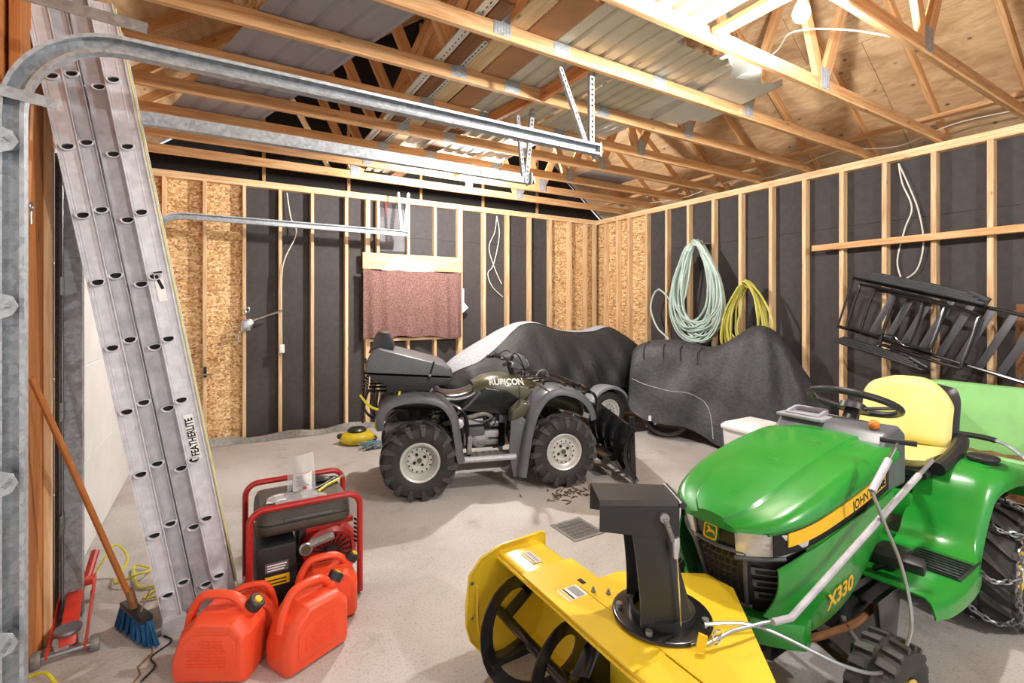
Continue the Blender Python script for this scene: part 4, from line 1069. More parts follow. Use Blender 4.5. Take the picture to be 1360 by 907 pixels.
MB().bx(.30, .90, -.15, .15, .345, .378).build('deck_floor', 'green', mw, bevel=.008)
MB().lathe([(0, 0), (.055, 0), (.056, .028), (.062, .032), (.062, .045), (.05, .05), (0, .052)], Matrix.Translation((.02, .36, .725)), 24).build('fuel_cap', 'black_plastic', mw, bevel=.002, seg=1)
MB().lathe([(.062, 0), (.085, 0), (.085, .006), (.062, .006)], Matrix.Translation((.02, .36, .732)), 24).build('filler_ring', 'green_dark', mw)
MB().box((.84, .30, .47), (.05, .17, .05), (R(0), R(20), R(8))).build('pedal', 'black_plastic', mw, bevel=.012)
MB().tube([(.84, .30, .46), (.80, .2, .38)], .01, 6).build('pedal_arm', 'black_plastic', mw)
MB().bx(.60, .78, .16, .27, .39, .44).build('control_box', 'black_plastic', mw, bevel=.012)

# ================================================================ SNOW BLOWER ATTACHMENT
sn = thing('snow_blower', 'yellow snow blower attachment with black chute in front of the tractor', 'snow blower', (1.10, 1.27, 0))
Y0, Y1 = -.63, .63
pl = [(-.19, .30), (-.175, .43), (-.12, .492), (-.02, .525), (.20, .535), (.22, .525), (.22, .06), (.16, .035), (-.03, .035), (-.10, .06), (-.17, .15), (-.19, .22)]
for yy, s_ in ((Y1, 1), (Y0, -1)):
    ep = MB().prism(pl, -.003, .003, frame((0, yy, 0), (1, 0, 0), (0, 0, 1))).build('end_plate', 'yellow', sn, bevel=.002, seg=1)
    rim_ = MB().tube([(x, yy, z) for x, z in pl], .006, 6, True).build('end_plate_edge', 'yellow', ep)
    MB().tube(smooth_path([(-.14, yy - s_*.004, .38), (-.13, yy - s_*.004, .17), (-.06, yy - s_*.004, .09)], 5), .006, 6).build('pressed_rib', 'yellow', ep)
    for (x, z) in ((-.165, .40), (-.165, .25), (-.06, .07), (.05, .06)):
        MB().disc((x, yy - s_*.006, z), (0, 1, 0), .007, .01, 8).build('bolt', 'steel', ep)
# top and curved back of the auger housing
prof = [(-.035, .475), (-.03, .497), (-.015, .505), (.17, .505), (.195, .49), (.21, .44), (.215, .30), (.21, .16), (.17, .07), (.10, .035)]
hs = MB().loft([[Vector((x, yy, z)) for x, z in prof] for yy in (Y0, -.2, .2, Y1)], cap=False, close=False).build('auger_housing', 'yellow', sn, solid=.004, smooth=35)
MB().tube([(-.035, Y0, .478), (-.035, Y1, .478)], .008, 8).build('housing_lip', 'yellow', hs)
MB().box((.08, .10, .5065), (.25, .62, .003)).build('reinforcing_plate', 'yellow', hs)
# rear mounting plate
MB().prism([(.10, -.52), (.24, -.50), (.60, -.10), (.60, .02), (.30, .22), (.10, .22)], .507, .511).build('mount_plate', 'yellow', sn)
MB().bx(.20, .95, -.14, .14, .20, .28).build('mount_frame', 'black_paint', sn, bevel=.01)
for s_ in (-1, 1): MB().prism([(.2, .22), (.95, .22), (.98, .30), (.6, .42), (.2, .46)], -.005, .005, frame((0, s_*.15, 0), (1, 0, 0), (0, 0, 1))).build('side_arm', 'black_paint', sn, bevel=.002)
# decals
for (x, y, w_, h_) in ((.06, .50, .045, .10), (.05, .20, .09, .075)):
    dc = MB().box((x, y, .5082), (w_, h_, .001)).build('decal', 'paper', sn)
    MB().box((x + w_*.2, y, .5088), (w_*.4, h_*.9, .001)).build('decal_picture', 'grey_metal', dc)
    MB().box((x - w_*.36, y, .5088), (w_*.12, h_*.95, .001)).build('decal_line', 'yellow_decal', dc)
    MB().box((x - w_*.2, y, .5088), (w_*.08, h_*.95, .001)).build('decal_line', 'gable', dc)
MB().box((.13, .20, .5082), (.02, .12, .001)).build('decal', 'gable', sn)
# auger: shaft and ribbon flights
ag = MB().tube([(-.03, Y0 + .01, .24), (-.03, Y1 - .01, .24)], .022, 12).build('auger_shaft', 'black_paint', sn)
def flight(y0, y1, a0, turns, hand, nm):
    n = int(30*abs(turns)); rg_ = []
    for i in range(n + 1):
        t = i/n; a = a0 + hand*2*PI*turns*t; y = lerp(y0, y1, t)
        c_, s2 = math.cos(a), math.sin(a)
        rg_.append([Vector((-.03 + r_*c_, y + dy, .24 + r_*s2)) for r_, dy in ((.135, -.004), (.19, -.004), (.19, .004), (.135, .004))])
    return MB().loft(rg_).build(nm, 'black_paint', ag, smooth=40)
flight(.58, .10, .6, 1.35, 1, 'auger_flight'); flight(-.58, -.10, .6, 1.35, -1, 'auger_flight')
for y, a in ((.57, .6), (.40, 3.4), (.22, 5.6), (.10, .9), (-.57, .6), (-.3, 3.0), (-.1, 5.5)):
    MB().bar((-.03, y, .24), (-.03 + .17*math.cos(a), y, .24 + .17*math.sin(a)), .012, .055, up=(0, 1, 0)).build('flight_arm', 'black_paint', ag, bevel=.002)
MB().lathe([(0, -.09), (.05, -.09), (.07, -.05), (.07, .05), (.05, .09), (0, .09)], axis_frame((-.03, 0, .24), (0, 1, 0)), 18).build('gear_case', 'black_paint', sn, bevel=.004)
MB().prism([(-.06, .20), (.22, .24), (.22, .48), (.12, .48), (.02, .33)], -.015, .015, frame((0, .06, 0), (1, 0, 0), (0, 0, 1))).build('impeller_shroud', 'black_paint', sn, bevel=.004)
MB().lathe([(0, -.05), (.16, -.05), (.17, 0), (.16, .05), (0, .05)], axis_frame((.15, -.05, .24), (1, 0, 0)), 24).build('impeller_drum', 'yellow', sn)
# chute turntable
ct_ = Vector((.235, -.07, .512))
MB().lathe([(.10, 0), (.17, 0), (.172, .006), (.165, .012), (.10, .010)], Matrix.Translation(ct_), 36).build('turntable', 'black_paint', sn, bevel=.002, seg=1)
MB().lathe([(.098, 0), (.112, .0), (.112, .03), (.098, .03)], Matrix.Translation(ct_ + Vector((0, 0, .008))), 30).build('chute_collar', 'black_plastic', sn)
for a in (.5, 2.4, 3.6, 5.3): MB().disc(ct_ + Vector((.145*math.cos(a), .145*math.sin(a), .018)), (0, 0, 1), .012, .014, 8).build('turntable_bolt', 'steel', sn)
# chute: deep open channel that leans back, then the deflector scoop hinged at its top
da = math.atan2(.50, -.86)        # the way the chute throws: into the room
fwd = Vector((math.cos(da), math.sin(da), 0)); rt = Vector((-fwd.y, fwd.x, 0))
rg_ = []
for i in range(17):
    t = i/16; z = lerp(.53, .93, t)
    back = -.10 + .045*math.sin(t*PI*.75) + .055*t**2      # rear wall position along fwd
    dep = lerp(.20, .145, t) * (1 - .10*math.sin(t*PI)); w_ = lerp(.098, .078, t)
    c_ = Vector((ct_.x, ct_.y, z))
    out = []
    prof_ = [(dep, -1), (dep*.75, -1), (dep*.5, -1), (dep*.28, -.97), (dep*.12, -.85), (dep*.03, -.6), (0, -.3), (0, 0), (0, .3), (dep*.03, .6), (dep*.12, .85), (dep*.28, .97), (dep*.5, 1), (dep*.75, 1), (dep, 1)]
    rg_.append([c_ + fwd*(back + f_) + rt*(w_*q) for f_, q in prof_])
chu = MB().loft(rg_, cap=False, close=False).build('chute', 'black_plastic', sn, solid=.006, smooth=50)
top = Vector((ct_.x, ct_.y, .945)) + fwd*.0
fwd = Vector((math.cos(da), math.sin(da), .02)).normalized(); upv = fwd.cross(rt)
if upv.z < 0: upv = -upv
o_ = top
secs = []
for t in (0, .25, .5, .75, 1):
    c_ = o_ + fwd * lerp(-.035, .235, t); w_ = lerp(.086, .095, t); h_ = lerp(.13, .10, t)
    secs.append([c_ - rt*w_ - upv*h_, c_ - rt*w_ - upv*.014, c_ - rt*(w_ - .014), c_ + rt*(w_ - .014), c_ + rt*w_ - upv*.014, c_ + rt*w_ - upv*h_])
MB().loft(secs, cap=False, close=False).build('deflector', 'black_plastic', sn, solid=.005, smooth=25)
MB().tube([o_ - fwd*.045 - rt*.09 - upv*.012, o_ - fwd*.045 + rt*.09 - upv*.012], .012, 10).build('deflector_hinge', 'black_plastic', sn)
near = rt if (rt.y < 0) else -rt
pv = o_ + near*.094 + fwd*.02 - upv*.05
MB().disc(pv, near, .016, .02, 12).build('pivot_knob', 'steel', sn)
sp0 = pv + near*.012; b = MB()
n = 90; sp1 = ct_ + Vector((-.02, -.10, .24))
b.tube([sp0.lerp(sp1, .55*i/n) + Vector((.008*math.cos(i*.9), .008*math.sin(i*.9), 0)) for i in range(n + 1)], .002, 5)
b.build('return_spring', 'galv_dark', sn)
MB().box(sp0.lerp(sp1, .68), (.022, .02, .07)).build('cable_clamp', 'chrome', sn, bevel=.004)
MB().tube([sp0.lerp(sp1, .55), sp0.lerp(sp1, .75), ct_ + Vector((-.03, -.11, .03))], .0035, 6).build('control_cable', 'chrome', sn)
# crank rods that rise to the tractor seat
r0 = Vector((.56, -.36, .57)); r1 = Vector((1.30, -.44, .925))
MB().tube([r0 + Vector((-.10, .02, -.01)), r0 + Vector((-.03, 0, -.008)), r0, r1], .0115, 10).build('crank_rod', 'alum_dull', sn)
MB().tube([r1, r1 + Vector((.10, -.01, .045))], .008, 8).build('rod_end', 'steel', sn)
h0 = Vector((1.00, -.40, .905)); h1 = Vector((1.22, -.40, 1.06))
MB().tube([h0, h0.lerp(h1, .62)], .0135, 10).build('sleeve_rod', 'alum_dull', sn)
MB().tube([h0.lerp(h1, .6), h1], .006, 8).build('pull_rod', 'chrome', sn)
MB().tube([h1 + Vector((-.02, .055, .0)), h1 + Vector((.02, -.055, .0))], .011, 8).build('pull_handle', 'black_plastic', sn)
lp = [h0, h0 + Vector((.03, -.03, -.12)), h0 + Vector((.10, -.06, -.30)), h0 + Vector((.06, -.10, -.48)), h0 + Vector((-.12, -.10, -.56)), h0 + Vector((-.32, -.06, -.50)), Vector((.45, -.30, .525)), Vector((.27, -.22, .55))]
MB().tube(smooth_path(lp, 8), .0065, 8).build('pull_cable', 'steel', sn)
MB().prism([(-.02, -.025), (.012, -.03), (.017, .02), (-.01, .03)], -.002, .002, frame(ct_ + Vector((-.04, -.20, .035)), (.7, -.6, 0), (0, 0, 1))).build('lock_tab', 'yellow', sn)
MB().tube([ct_ + Vector((-.02, -.20, .02)), ct_ + Vector((.08, -.22, .04)), ct_ + Vector((.22, -.24, .03)), r0 + Vector((-.06, .01, -.01))], .006, 8).build('lock_linkage', 'steel', sn)
MB().tube([ct_ + Vector((.02 + .022*math.cos(a), -.21, .035 + .022*math.sin(a))) for a in [k*2*PI/14 for k in range(14)]], .003, 6, True).build('key_ring', 'chrome', sn)
for (x, y) in ((.12, .16), (.16, .12)): MB().lathe([(0, 0), (.009, 0), (.009, .01), (.005, .012), (.005, .022), (0, .022)], Matrix.Translation((x, y, .508)), 8).build('bolt', 'galv_dark', sn)
# skid shoes that carry it
for s_ in (-1, 1): MB().bx(-.06, .18, s_*.62 - .012, s_*.62 + .012, 0, .06).build('skid_shoe', 'black_paint', sn, bevel=.004)

# ================================================================ DUMP CART
dc = thing('dump_cart', 'light green plastic dump cart with dirt behind the tractor seat', 'cart', (4.5, 1.22, 0))
fx0, fx1, hw = -.60, .62, .46
rim_pts = [(-.62, -.46, .72), (-.62, .46, .72), (.0, .47, .84), (.56, .46, .985), (.56, -.46, .985), (.0, -.47, .84)]
flo = [(-.50, -.34, .50), (-.50, .34, .50), (.0, .35, .50), (.42, .34, .50), (.42, -.34, .50), (.0, -.35, .50)]
def cart_ring(t, e=0):
    a = [Vector(f_).lerp(Vector(r_), t) for f_, r_ in zip(flo, rim_pts)]
    return smooth_corner(a, .10 + e)
def smooth_corner(poly, r):
    out = []; n = len(poly)
    for i in range(n):
        a, b_, c_ = poly[i-1], poly[i], poly[(i+1) % n]
        p = b_ + (a - b_).normalized()*r; q = b_ + (c_ - b_).normalized()*r
        for k in range(5): t = k/4; out.append((1-t)**2*p + 2*t*(1-t)*b_ + t*t*q)
    return out
outer = [cart_ring(t) for t in (0, .12, .3, .5, .7, .88, 1)]
b = MB().loft(outer, cap=False)
cN = len(outer[0]); b.add(list(outer[0]), [tuple(range(cN))])
tub = b.build('tub', 'cart_green', dc, solid=.008, smooth=40)
rr_ = cart_ring(1)
cen = sum(rr_, Vector())/cN
def push(p, d, dz): q = p - cen; q.z = 0; return p + q.normalized()*d + Vector((0, 0, dz))
MB().loft([rr_, [push(p, .02, .012) for p in rr_], [push(p, .05, .012) for p in rr_], [push(p, .06, .0) for p in rr_], [push(p, .055, -.045) for p in rr_]], cap=False).build('rim', 'cart_green', dc, solid=.006, smooth=40)
db_ = MB().sheet(lambda u, v: (lerp(-.44, .40, u), lerp(-.32, .32, v), .512 + .05*math.exp(-((u-.55)**2*6 + (v-.4)**2*5)) + .008*math.sin(u*23)*math.sin(v*31)), 24, 18)
tag(db_.build('dirt', 'mud', dc, smooth=60), kind='stuff')
MB().bx(-.46, .40, -.20, .20, .40, .46).build('chassis', 'black_paint', dc, bevel=.01)
MB().tube([(.12, -.42, .25), (.12, .42, .25)], .016, 8).build('axle', 'black_paint', dc)
for s_ in (-1, 1): MB().bx(.08, .16, s_*.30 - .015, s_*.30 + .015, .24, .42).build('axle_bracket', 'black_paint', dc)
for s_ in (-1, 1):
    tyre(dc, (.12, s_*.40, .23), .216, .13, .10, lug='block', nl=18, lug_h=.014)
    MB().lathe([(.10, .04), (.11, .05), (.095, .045), (.08, .01), (.03, .01), (.025, .05), (0, .052)], axis_frame((.12, s_*.40, .23), (0, s_, 0)), 20).build('rim_disc', 'yellow', dc)
MB().tube([(-.40, 0, .42), (-.60, 0, .40), (-.75, 0, .34)], .02, 8).build('tow_bar', 'black_paint', dc)
hp_ = smooth_path([(-.52, .05, .79), (-.50, -.10, .80), (-.52, -.24, .79), (-.58, -.36, .73), (-.64, -.42, .66)], 5)
MB().tube(hp_, .011, 8).build('tip_lever', 'galv', dc)
MB().tube(hp_[:10], .017, 8).build('lever_grip', 'black_plastic', dc)
# ================================================================ GENERATOR
gn = thing('generator', 'portable generator in a red tube frame with a dusty fuel tank', 'generator', (.395, 2.99, 0))
def arch(y):
    r = .07; x = .272; zt = .565
    return [Vector((-x, y, .016))] + arc((-x + r, y, zt - r), r, PI, PI/2, 6) + arc((x - r, y, zt - r), r, PI/2, 0, 6) + [Vector((x, y, .016))]
for y in (-.225, .225): MB().tube(arch(y), .0165, 10).build('frame_arch', 'red_paint', gn)
for x in (-.272, .272):
    MB().tube([(x, -.225, .03), (x, .225, .03)], .0165, 10).build('frame_rail', 'red_paint', gn)
MB().tube([(-.272, -.12, .03), (.272, -.12, .03)], .0165, 10).build('frame_rail', 'red_paint', gn)
MB().tube([(-.272, .12, .03), (.272, .12, .03)], .0165, 10).build('frame_rail', 'red_paint', gn)
MB().bar((.0, -.15, .385), (.25, -.15, .40), .03, .03).build('cross_bar', 'red_paint', gn, bevel=.006)
def slab(w_, d_, r_, zs, k=5):      # rounded box by stacked rounded rectangles: zs = (z, inset)
    return MB().loft([[Vector((x, y, z)) for x, y in rrect(w_ - 2*i_, d_ - 2*i_, max(.004, r_ - i_), k)] for z, i_ in zs])
MB().xf(Matrix.Identity(4))
slab(.47, .40, .06, [(.395, .05), (.405, .02), (.43, .0), (.455, .0), (.462, .012), (.468, .0), (.51, .006), (.535, .02), (.545, .05)]).build('fuel_tank', plain('dusty_black_tank', '4c463f', .6, var=.25, scale=10), gn, smooth=40)
MB().bx(-.11, .13, -.207, -.195, .475, .488).build('tank_grip', 'grey_plastic', gn, bevel=.003)
MB().lathe([(0, 0), (.04, 0), (.042, .02), (0, .024)], Matrix.Translation((.02, .05, .544)), 18).build('tank_cap', 'black_plastic', gn)
MB().bx(-.24, -.05, -.20, .18, .06, .36).build('control_box', 'black_plastic', gn, bevel=.02)
lb = MB().bx(-.20, -.09, -.203, -.2005, .225, .275).build('box_label', 'grey_plastic', gn)
for k in range(3): MB().bx(-.19, -.11 + .006*k, -.2045, -.203, .233 + k*.013, .239 + k*.013).build('label_line', 'paper', lb)
lb = MB().bx(-.20, -.085, -.203, -.2005, .155, .205).build('caution_label', 'yellow_decal', gn)
for k in range(2): MB().bx(-.19, -.10, -.2045, -.203, .165 + k*.018, .171 + k*.018).build('label_line', 'gable', lb)
ax = axis_frame((.13, -.10, .235), (0, -1, 0))
MB().lathe([(0, -.06), (.15, -.06), (.155, .0), (.14, .045), (.115, .06), (.11, .05), (0, .045)], ax, 32).build('blower_housing', 'red_paint', gn, smooth=40)
b = MB()
for k in range(20):
    a = 2*PI*k/20; b.bar(ax @ Vector((.035*math.cos(a), .035*math.sin(a), .055)), ax @ Vector((.105*math.cos(a), .105*math.sin(a), .058)), .006, .01, up=(0, 1, 0))
b.lathe([(0, .05), (.036, .05), (.036, .068), (0, .07)], ax, 16)
b.build('starter_grille', 'black_plastic', gn)
MB().tube([(.02, -.18, .315), (.14, -.19, .345)], .024, 10).build('air_pipe', 'galv_dark', gn)
gg = MB().lathe([(0, 0), (.032, 0), (.034, .012), (.028, .016), (0, .014)], axis_frame((-.005, -.19, .30), (0, -1, .2)), 20).build('gauge', 'steel', gn)
MB().lathe([(0, .0165), (.024, .0165), (.024, .0172), (0, .0172)], axis_frame((-.005, -.19, .30), (0, -1, .2)), 20).build('gauge_face', 'olive', gg)
MB().bx(-.02, .24, -.02, .19, .05, .34).build('engine_block', 'galv_dark', gn, bevel=.02)
MB().bx(.0, .22, .02, .2, .33, .39).build('muffler', 'black_paint', gn, bevel=.02)
for k in range(6): MB().box((.262, -.195 + .0*k, .28 + k*.024), (.006, .05, .012), (0, 0, R(20))).build('louvre', 'black_plastic', gn)
MB().tube([(-.27, -.225, .20), (-.30, -.26, .21), (-.33, -.27, .17)], .014, 8).build('ground_lead', 'galv_dark', gn)
# things lying on the tank
bg = thing('parts_bag', 'clear plastic zip bag with a printed sheet standing on the generator', 'plastic bag', (.40, 3.03, .546))
def bagf(u, v): return (lerp(-.075, .075, u)*(1 - .1*v), .02*math.sin(u*5 + v*3) - .03*(1-v)*math.sin(u*PI), lerp(.0, .20, v))
MB().sheet(bagf, 14, 12).build('bag_film', 'bag', bg, solid=.001, smooth=60)
pg = MB().sheet(lambda u, v: (lerp(-.05, .045, u), .02*math.sin(lerp(.15, .8, u)*5 + v*1.8) - .0225*math.sin(u*PI) - .055, lerp(.008, .115, v)), 8, 6).build('printed_sheet', 'paper', bg, solid=.0006)
for k in range(7): MB().box((-.005, -.086, .102 - k*.009), (.07 - .01*(k % 3), .0008, .003)).build('print_line', 'grey_metal', pg)
MB().box((.005, -.086, .03), (.02, .0008, .02)).build('print_stamp', 'red_decal', pg)
cp = MB(); rg = random.Random(11)
hts = [[rg.uniform(.0, .05) for _ in range(9)] for _ in range(9)]
cp.sheet(lambda u, v: (lerp(-.14, .12, u) + .02*math.sin(v*7), lerp(-.12, .06, v) + .015*math.sin(u*9), .004 + hts[min(8, int(u*8))][min(8, int(v*8))]*math.sin(PI*u)*math.sin(PI*v)), 8, 8)
o = cp.build('crumpled_bag', 'bag', solid=.001, smooth=20); o.location = (.37, 2.93, .550); tag(o, 'crumpled clear plastic bag flat on the generator tank', 'plastic bag')
o = MB().sheet(lambda u, v: (lerp(-.06, .06, u), lerp(-.03, .04, v), .004 + .02*math.sin(u*3)*v), 6, 4).build('paper_slip', 'paper', solid=.0008); o.location = (.27, 2.90, .548); o.rotation_euler = (0, 0, R(-12)); tag(o, 'white instruction slip at the edge of the generator tank', 'paper')
cu = thing('hand_pruner', 'hand tool with black and yellow handles lying on the generator', 'hand tool', (.53, 3.0, .552), R(35))
MB().tube([(-.10, 0, .006), (.0, .01, .006), (.10, .03, .008)], .008, 8).build('handle', 'black_plastic', cu); MB().tube([(-.10, -.04, .006), (.0, -.008, .006), (.10, -.005, .008)], .008, 8).build('handle', 'tool_yellow', cu)
MB().prism([(.09, .0), (.16, .012), (.17, .03), (.09, .03)], .002, .008).build('blade', 'steel', cu)
gl = MB().ball((0, 0, .018), .05, 12, 8, (1.5, .8, .36)).ball((.08, .03, .012), .02, 8, 6, (2.2, .8, .5)).ball((.07, -.02, .012), .02, 8, 6, (2.2, .8, .5)).build('work_glove', 'black_plastic'); gl.location = (.50, 3.10, .546); gl.rotation_euler = (0, 0, R(-20))
tag(gl, 'dark work glove lying at the back of the generator tank', 'glove')

# ================================================================ FUEL CANS
def fuel_can(lab, loc, rz, sc=1.0):
    t = thing('fuel_can', lab, 'fuel can', loc, rz, 'red fuel cans by the generator'); t.scale = (sc, sc, sc)
    W = .165
    poly = [(-W + .01, 0), (W - .01, 0), (W, .03), (W, .205), (.115, .268), (-.06, .275), (-.125, .215), (-W, .10), (-W, .03)]
    rings = []
    D = .10
    for y, k in ((-D, .84), (-D + .006, .90), (-D + .03, .985), (-D + .05, 1), (0, 1.0), (D - .05, 1), (D - .03, .985), (D - .006, .90), (D, .84)):
        cx, cz = 0, .14
        rings.append([Vector((cx + (x - cx)*k, y, max(.0, cz + (z - cz)*k))) for x, z in poly])
    body = MB().loft(rings).build('body', 'red_can', t, bevel=.012, seg=3, smooth=50)
    hp = smooth_path([(-.142, 0, .17), (-.122, 0, .255), (-.085, 0, .315), (-.04, 0, .33), (.05, 0, .325), (.10, 0, .29), (.115, 0, .25)], 5)
    MB().tube(hp, .022, 10, flat=.85).build('handle', 'red_can', t)
    n_ = Vector((.62, 0, .78)).normalized(); c_ = Vector((.128, 0, .262))
    MB().tube([c_ - n_*.02, c_ + n_*.02], .030, 16).build('neck', 'red_can', t)
    cap = MB().lathe([(0, .0), (.035, .0), (.036, .035), (.031, .04), (.02, .04), (.018, .035), (0, .035)], axis_frame(c_ + n_*.018, n_), 18).build('cap', 'black_plastic', t)
    MB().lathe([(0, .036), (.018, .036), (.016, .046), (0, .047)], axis_frame(c_ + n_*.018, n_), 16).build('cap_disc', 'yellow_decal', cap)
    MB().prism([(-.1, .05), (.1, .05), (.12, .08), (.12, .18), (.09, .215), (-.06, .215), (-.11, .17), (-.115, .08)], D - .001, D + .003, frame((0, 0, 0), (1, 0, 0), (0, 0, 1))).build('pressed_face', 'red_can', t, bevel=.002)
    em = MB(); rg = random.Random(2)
    for k in range(9):
        x0 = -.085; 
        n = rg.randint(4, 7); w_ = .17 / n if k > 2 else .10/n; x0 = -.085 if k > 2 else -.03
        for j in range(n): em.box((x0 + (j + .45)*w_, -D - .0045, .19 - k*.0135), (w_*.75, .003, .005))
    em.build('embossed_text', 'red_can', t, smooth=0)
    return t
fuel_can('red plastic fuel can in front of the ladder foot, nearest the picture edge', (.0, 2.50, 0), R(-30))
fuel_can('red plastic fuel can turned edgeways, front one before the generator', (.347, 2.412, 0), R(25), .98)
fuel_can('red plastic fuel can against the generator, partly hidden by the front one', (.46, 2.655, 0), R(0), .93)
fuel_can('small red fuel can squeezed between the two big ones', (.125, 2.668, 0), R(172), .76)

# ================================================================ ATV
av = thing('quad_bike', 'dark olive and black quad bike with cargo box and chunky tyres', 'quad bike', (1.545, 4.268, 0), R(-17.1))
text_m = 'paper'
for s_ in (-1, 1):
    tyre(av, (0, s_*.395, .318), .300, .235, .155, nl=15, lug_h=.030)
    atv_rim(av, (0, s_*.425, .318), .158, s_, .085)
    tyre(av, (1.25, s_*.41, .318), .298, .19, .155, nl=15, lug_h=.028)
    atv_rim(av, (1.25, s_*.425, .318), .155, s_, .035)
MB().tube([(0, -.38, .318), (0, .38, .318)], .035, 10).build('rear_axle', 'black_paint', av)
MB().tube([(1.25, -.38, .318), (1.25, .38, .318)], .025, 10).build('front_axle', 'black_paint', av)
def fend(path, y_in, y_out, s_, nm, m, lip=.05, th=.012):
    rg_ = []
    P_ = smooth_path([(x, 0, z) for x, z in path], 4)
    for i, p in enumerate(P_):
        a = P_[max(0, i-1)]; c_ = P_[min(len(P_)-1, i+1)]; d = (c_ - a).normalized(); n = Vector((-d.z, 0, d.x))
        rg_.append([p + Vector((0, s_*y_in, 0)) + n*.01, p + Vector((0, s_*lerp(y_in, y_out, .6), 0)) + n*.012, p + Vector((0, s_*(y_out - .03), 0)) + n*.004, p + Vector((0, s_*(y_out - .008), 0)) - n*.006, p + Vector((0, s_*y_out, 0)) - n*.02, p + Vector((0, s_*y_out, 0)) - n*lip])
    return MB().loft(rg_, cap=False, close=False).build(nm, m, av, solid=th*s_, smooth=50)
rf = [(-.33, .60), (-.335, .68), (-.29, .79), (-.17, .85), (.02, .86), (.19, .81), (.29, .68), (.325, .50), (.345, .36), (.36, .30)]
ff = [(.845, .14), (.88, .36), (.915, .55), (.97, .70), (1.07, .83), (1.22, .875), (1.40, .82), (1.50, .72), (1.54, .60)]
for s_ in (-1, 1):
    f1 = fend(rf, .24, .50, s_, 'rear_fender', 'grey_plastic'); f2 = fend(ff, .22, .515, s_, 'front_fender', 'grey_plastic')
    for x, z in ((-.10, .857), (.05, .86), (.18, .815)): MB().box((x, s_*.40, z + .012), (.012, .2, .008)).build('fender_rib', 'grey_plastic', f1, bevel=.003)
    for x, z in ((1.10, .852), (1.22, .878), (1.36, .845)): MB().box((x, s_*.42, z + .012), (.012, .18, .008)).build('fender_rib', 'grey_plastic', f2, bevel=.003)
    MB().prism([(.80, .12), (.90, .13), (.945, .58), (.88, .64), (.78, .60), (.76, .35)], -.008, .008, frame((0, s_*.44, 0), (1, 0, 0), (0, 0, 1))).build('splash_guard', 'grey_plastic', av, bevel=.004)
    MB().prism([(.78, .58), (.90, .62), (.98, .74), (.90, .76), (.80, .68)], -.09, .09, frame((0, s_*.33, 0), (1, 0, 0), (0, 0, 1))).build('fender_front_trim', 'olive', av, bevel=.02)
    MB().box((.56, s_*.36, .295), (.52, .20, .03)).build('foot_well', 'galv_dark', av, bevel=.008)
    MB().tube([(.30, s_*.45, .30), (.82, s_*.45, .30)], .026, 8).build('nerf_bar', 'alum_dull', av)
    for k in range(7): MB().box((.38 + k*.06, s_*.36, .313), (.012, .17, .008)).build('foot_peg_rib', 'galv_dark', av)
    MB().tube(smooth_path([(.16, s_*.34, .80), (.34, s_*.36, .72), (.40, s_*.36, .62), (.41, s_*.37, .46), (.42, s_*.38, .31)], 5), .018, 8).build('heel_guard', 'black_paint', av)
    # rear spring
    n = 80; MB().tube([Vector((.16 + .02*i/n + .045*math.cos(i*.55), s_*.20 + .045*math.sin(i*.55), .40 + .32*i/n)) for i in range(n + 1)], .009, 5).build('coil_spring', 'black_paint', av)
    MB().tube([(.16, s_*.20, .36), (.18, s_*.20, .78)], .02, 8).build('damper', 'galv_dark', av)
    MB().tube([(-.02, s_*.24, .33), (.40, s_*.16, .36)], .025, 8).build('swing_arm', 'black_paint', av)
    for zz in (.30, .42): MB().tube([(1.25, s_*.36, zz), (1.10, s_*.12, zz + .04), (1.38, s_*.12, zz + .04), (1.25, s_*.36, zz)], .014, 6).build('suspension_arm', 'black_paint', av)
# seat, tank, covers
def body_loft(tab, nm, m, n=24, parent=None, p_=3.0, sm=60):
    rg_ = []
    x0, x1 = tab[0][0], tab[-1][0]
    for i in range(n + 1):
        x = lerp(x0, x1, i/n); hw_, zl, zt = interp(tab, x); out = []
        for k in range(20):
            a = 2*PI*k/20; c_, s2 = math.cos(a), math.sin(a)
            out.append(Vector((x, hw_*math.copysign(abs(c_)**(2/p_), c_), lerp(zl, zt, .5) + (zt - zl)/2*math.copysign(abs(s2)**(2/p_), s2))))
        rg_.append(out)
    return MB().loft(rg_).build(nm, m, parent or av, smooth=sm)
body_loft([(-.20, .17, .72, .83), (.05, .19, .70, .86), (.30, .18, .68, .815), (.46, .16, .68, .84), (.58, .13, .72, .915), (.64, .10, .78, .91)], 'seat', 'black_paint')
body_loft([(.50, .14, .66, .90), (.62, .19, .64, .955), (.78, .20, .62, .97), (.95, .19, .62, .94), (1.10, .16, .64, .87)], 'tank_cover', 'olive')
body_loft([(.92, .21, .62, .93), (1.10, .25, .64, .885), (1.30, .25, .62, .83), (1.48, .23, .56, .78), (1.56, .18, .52, .72)], 'front_cowl', 'olive')
body_loft([(-.30, .26, .70, .80), (0, .28, .68, .83), (.2, .27, .66, .80)], 'rear_body', 'black_plastic')
for s_ in (-1, 1):
    MB().prism([(.34, .70), (.48, .80), (.60, .87), (.80, .83), (.99, .70), (.94, .62), (.80, .60), (.60, .645), (.42, .66)], -.02, .02, frame((0, s_*.205, 0), (1, 0, 0), (0, 0, 1))).build('side_cover', 'black_paint', av, bevel=.016, seg=3)
    MB().tube([(.28, s_*.225, .60), (.44, s_*.235, .72), (.55, s_*.225, .83)], .012, 6).build('cover_trim', 'grey_plastic', av)
tx = text('lettering', 'RUBICON', .078, 'paper', Matrix.Identity(4), av, bold=.003, sx=.95)
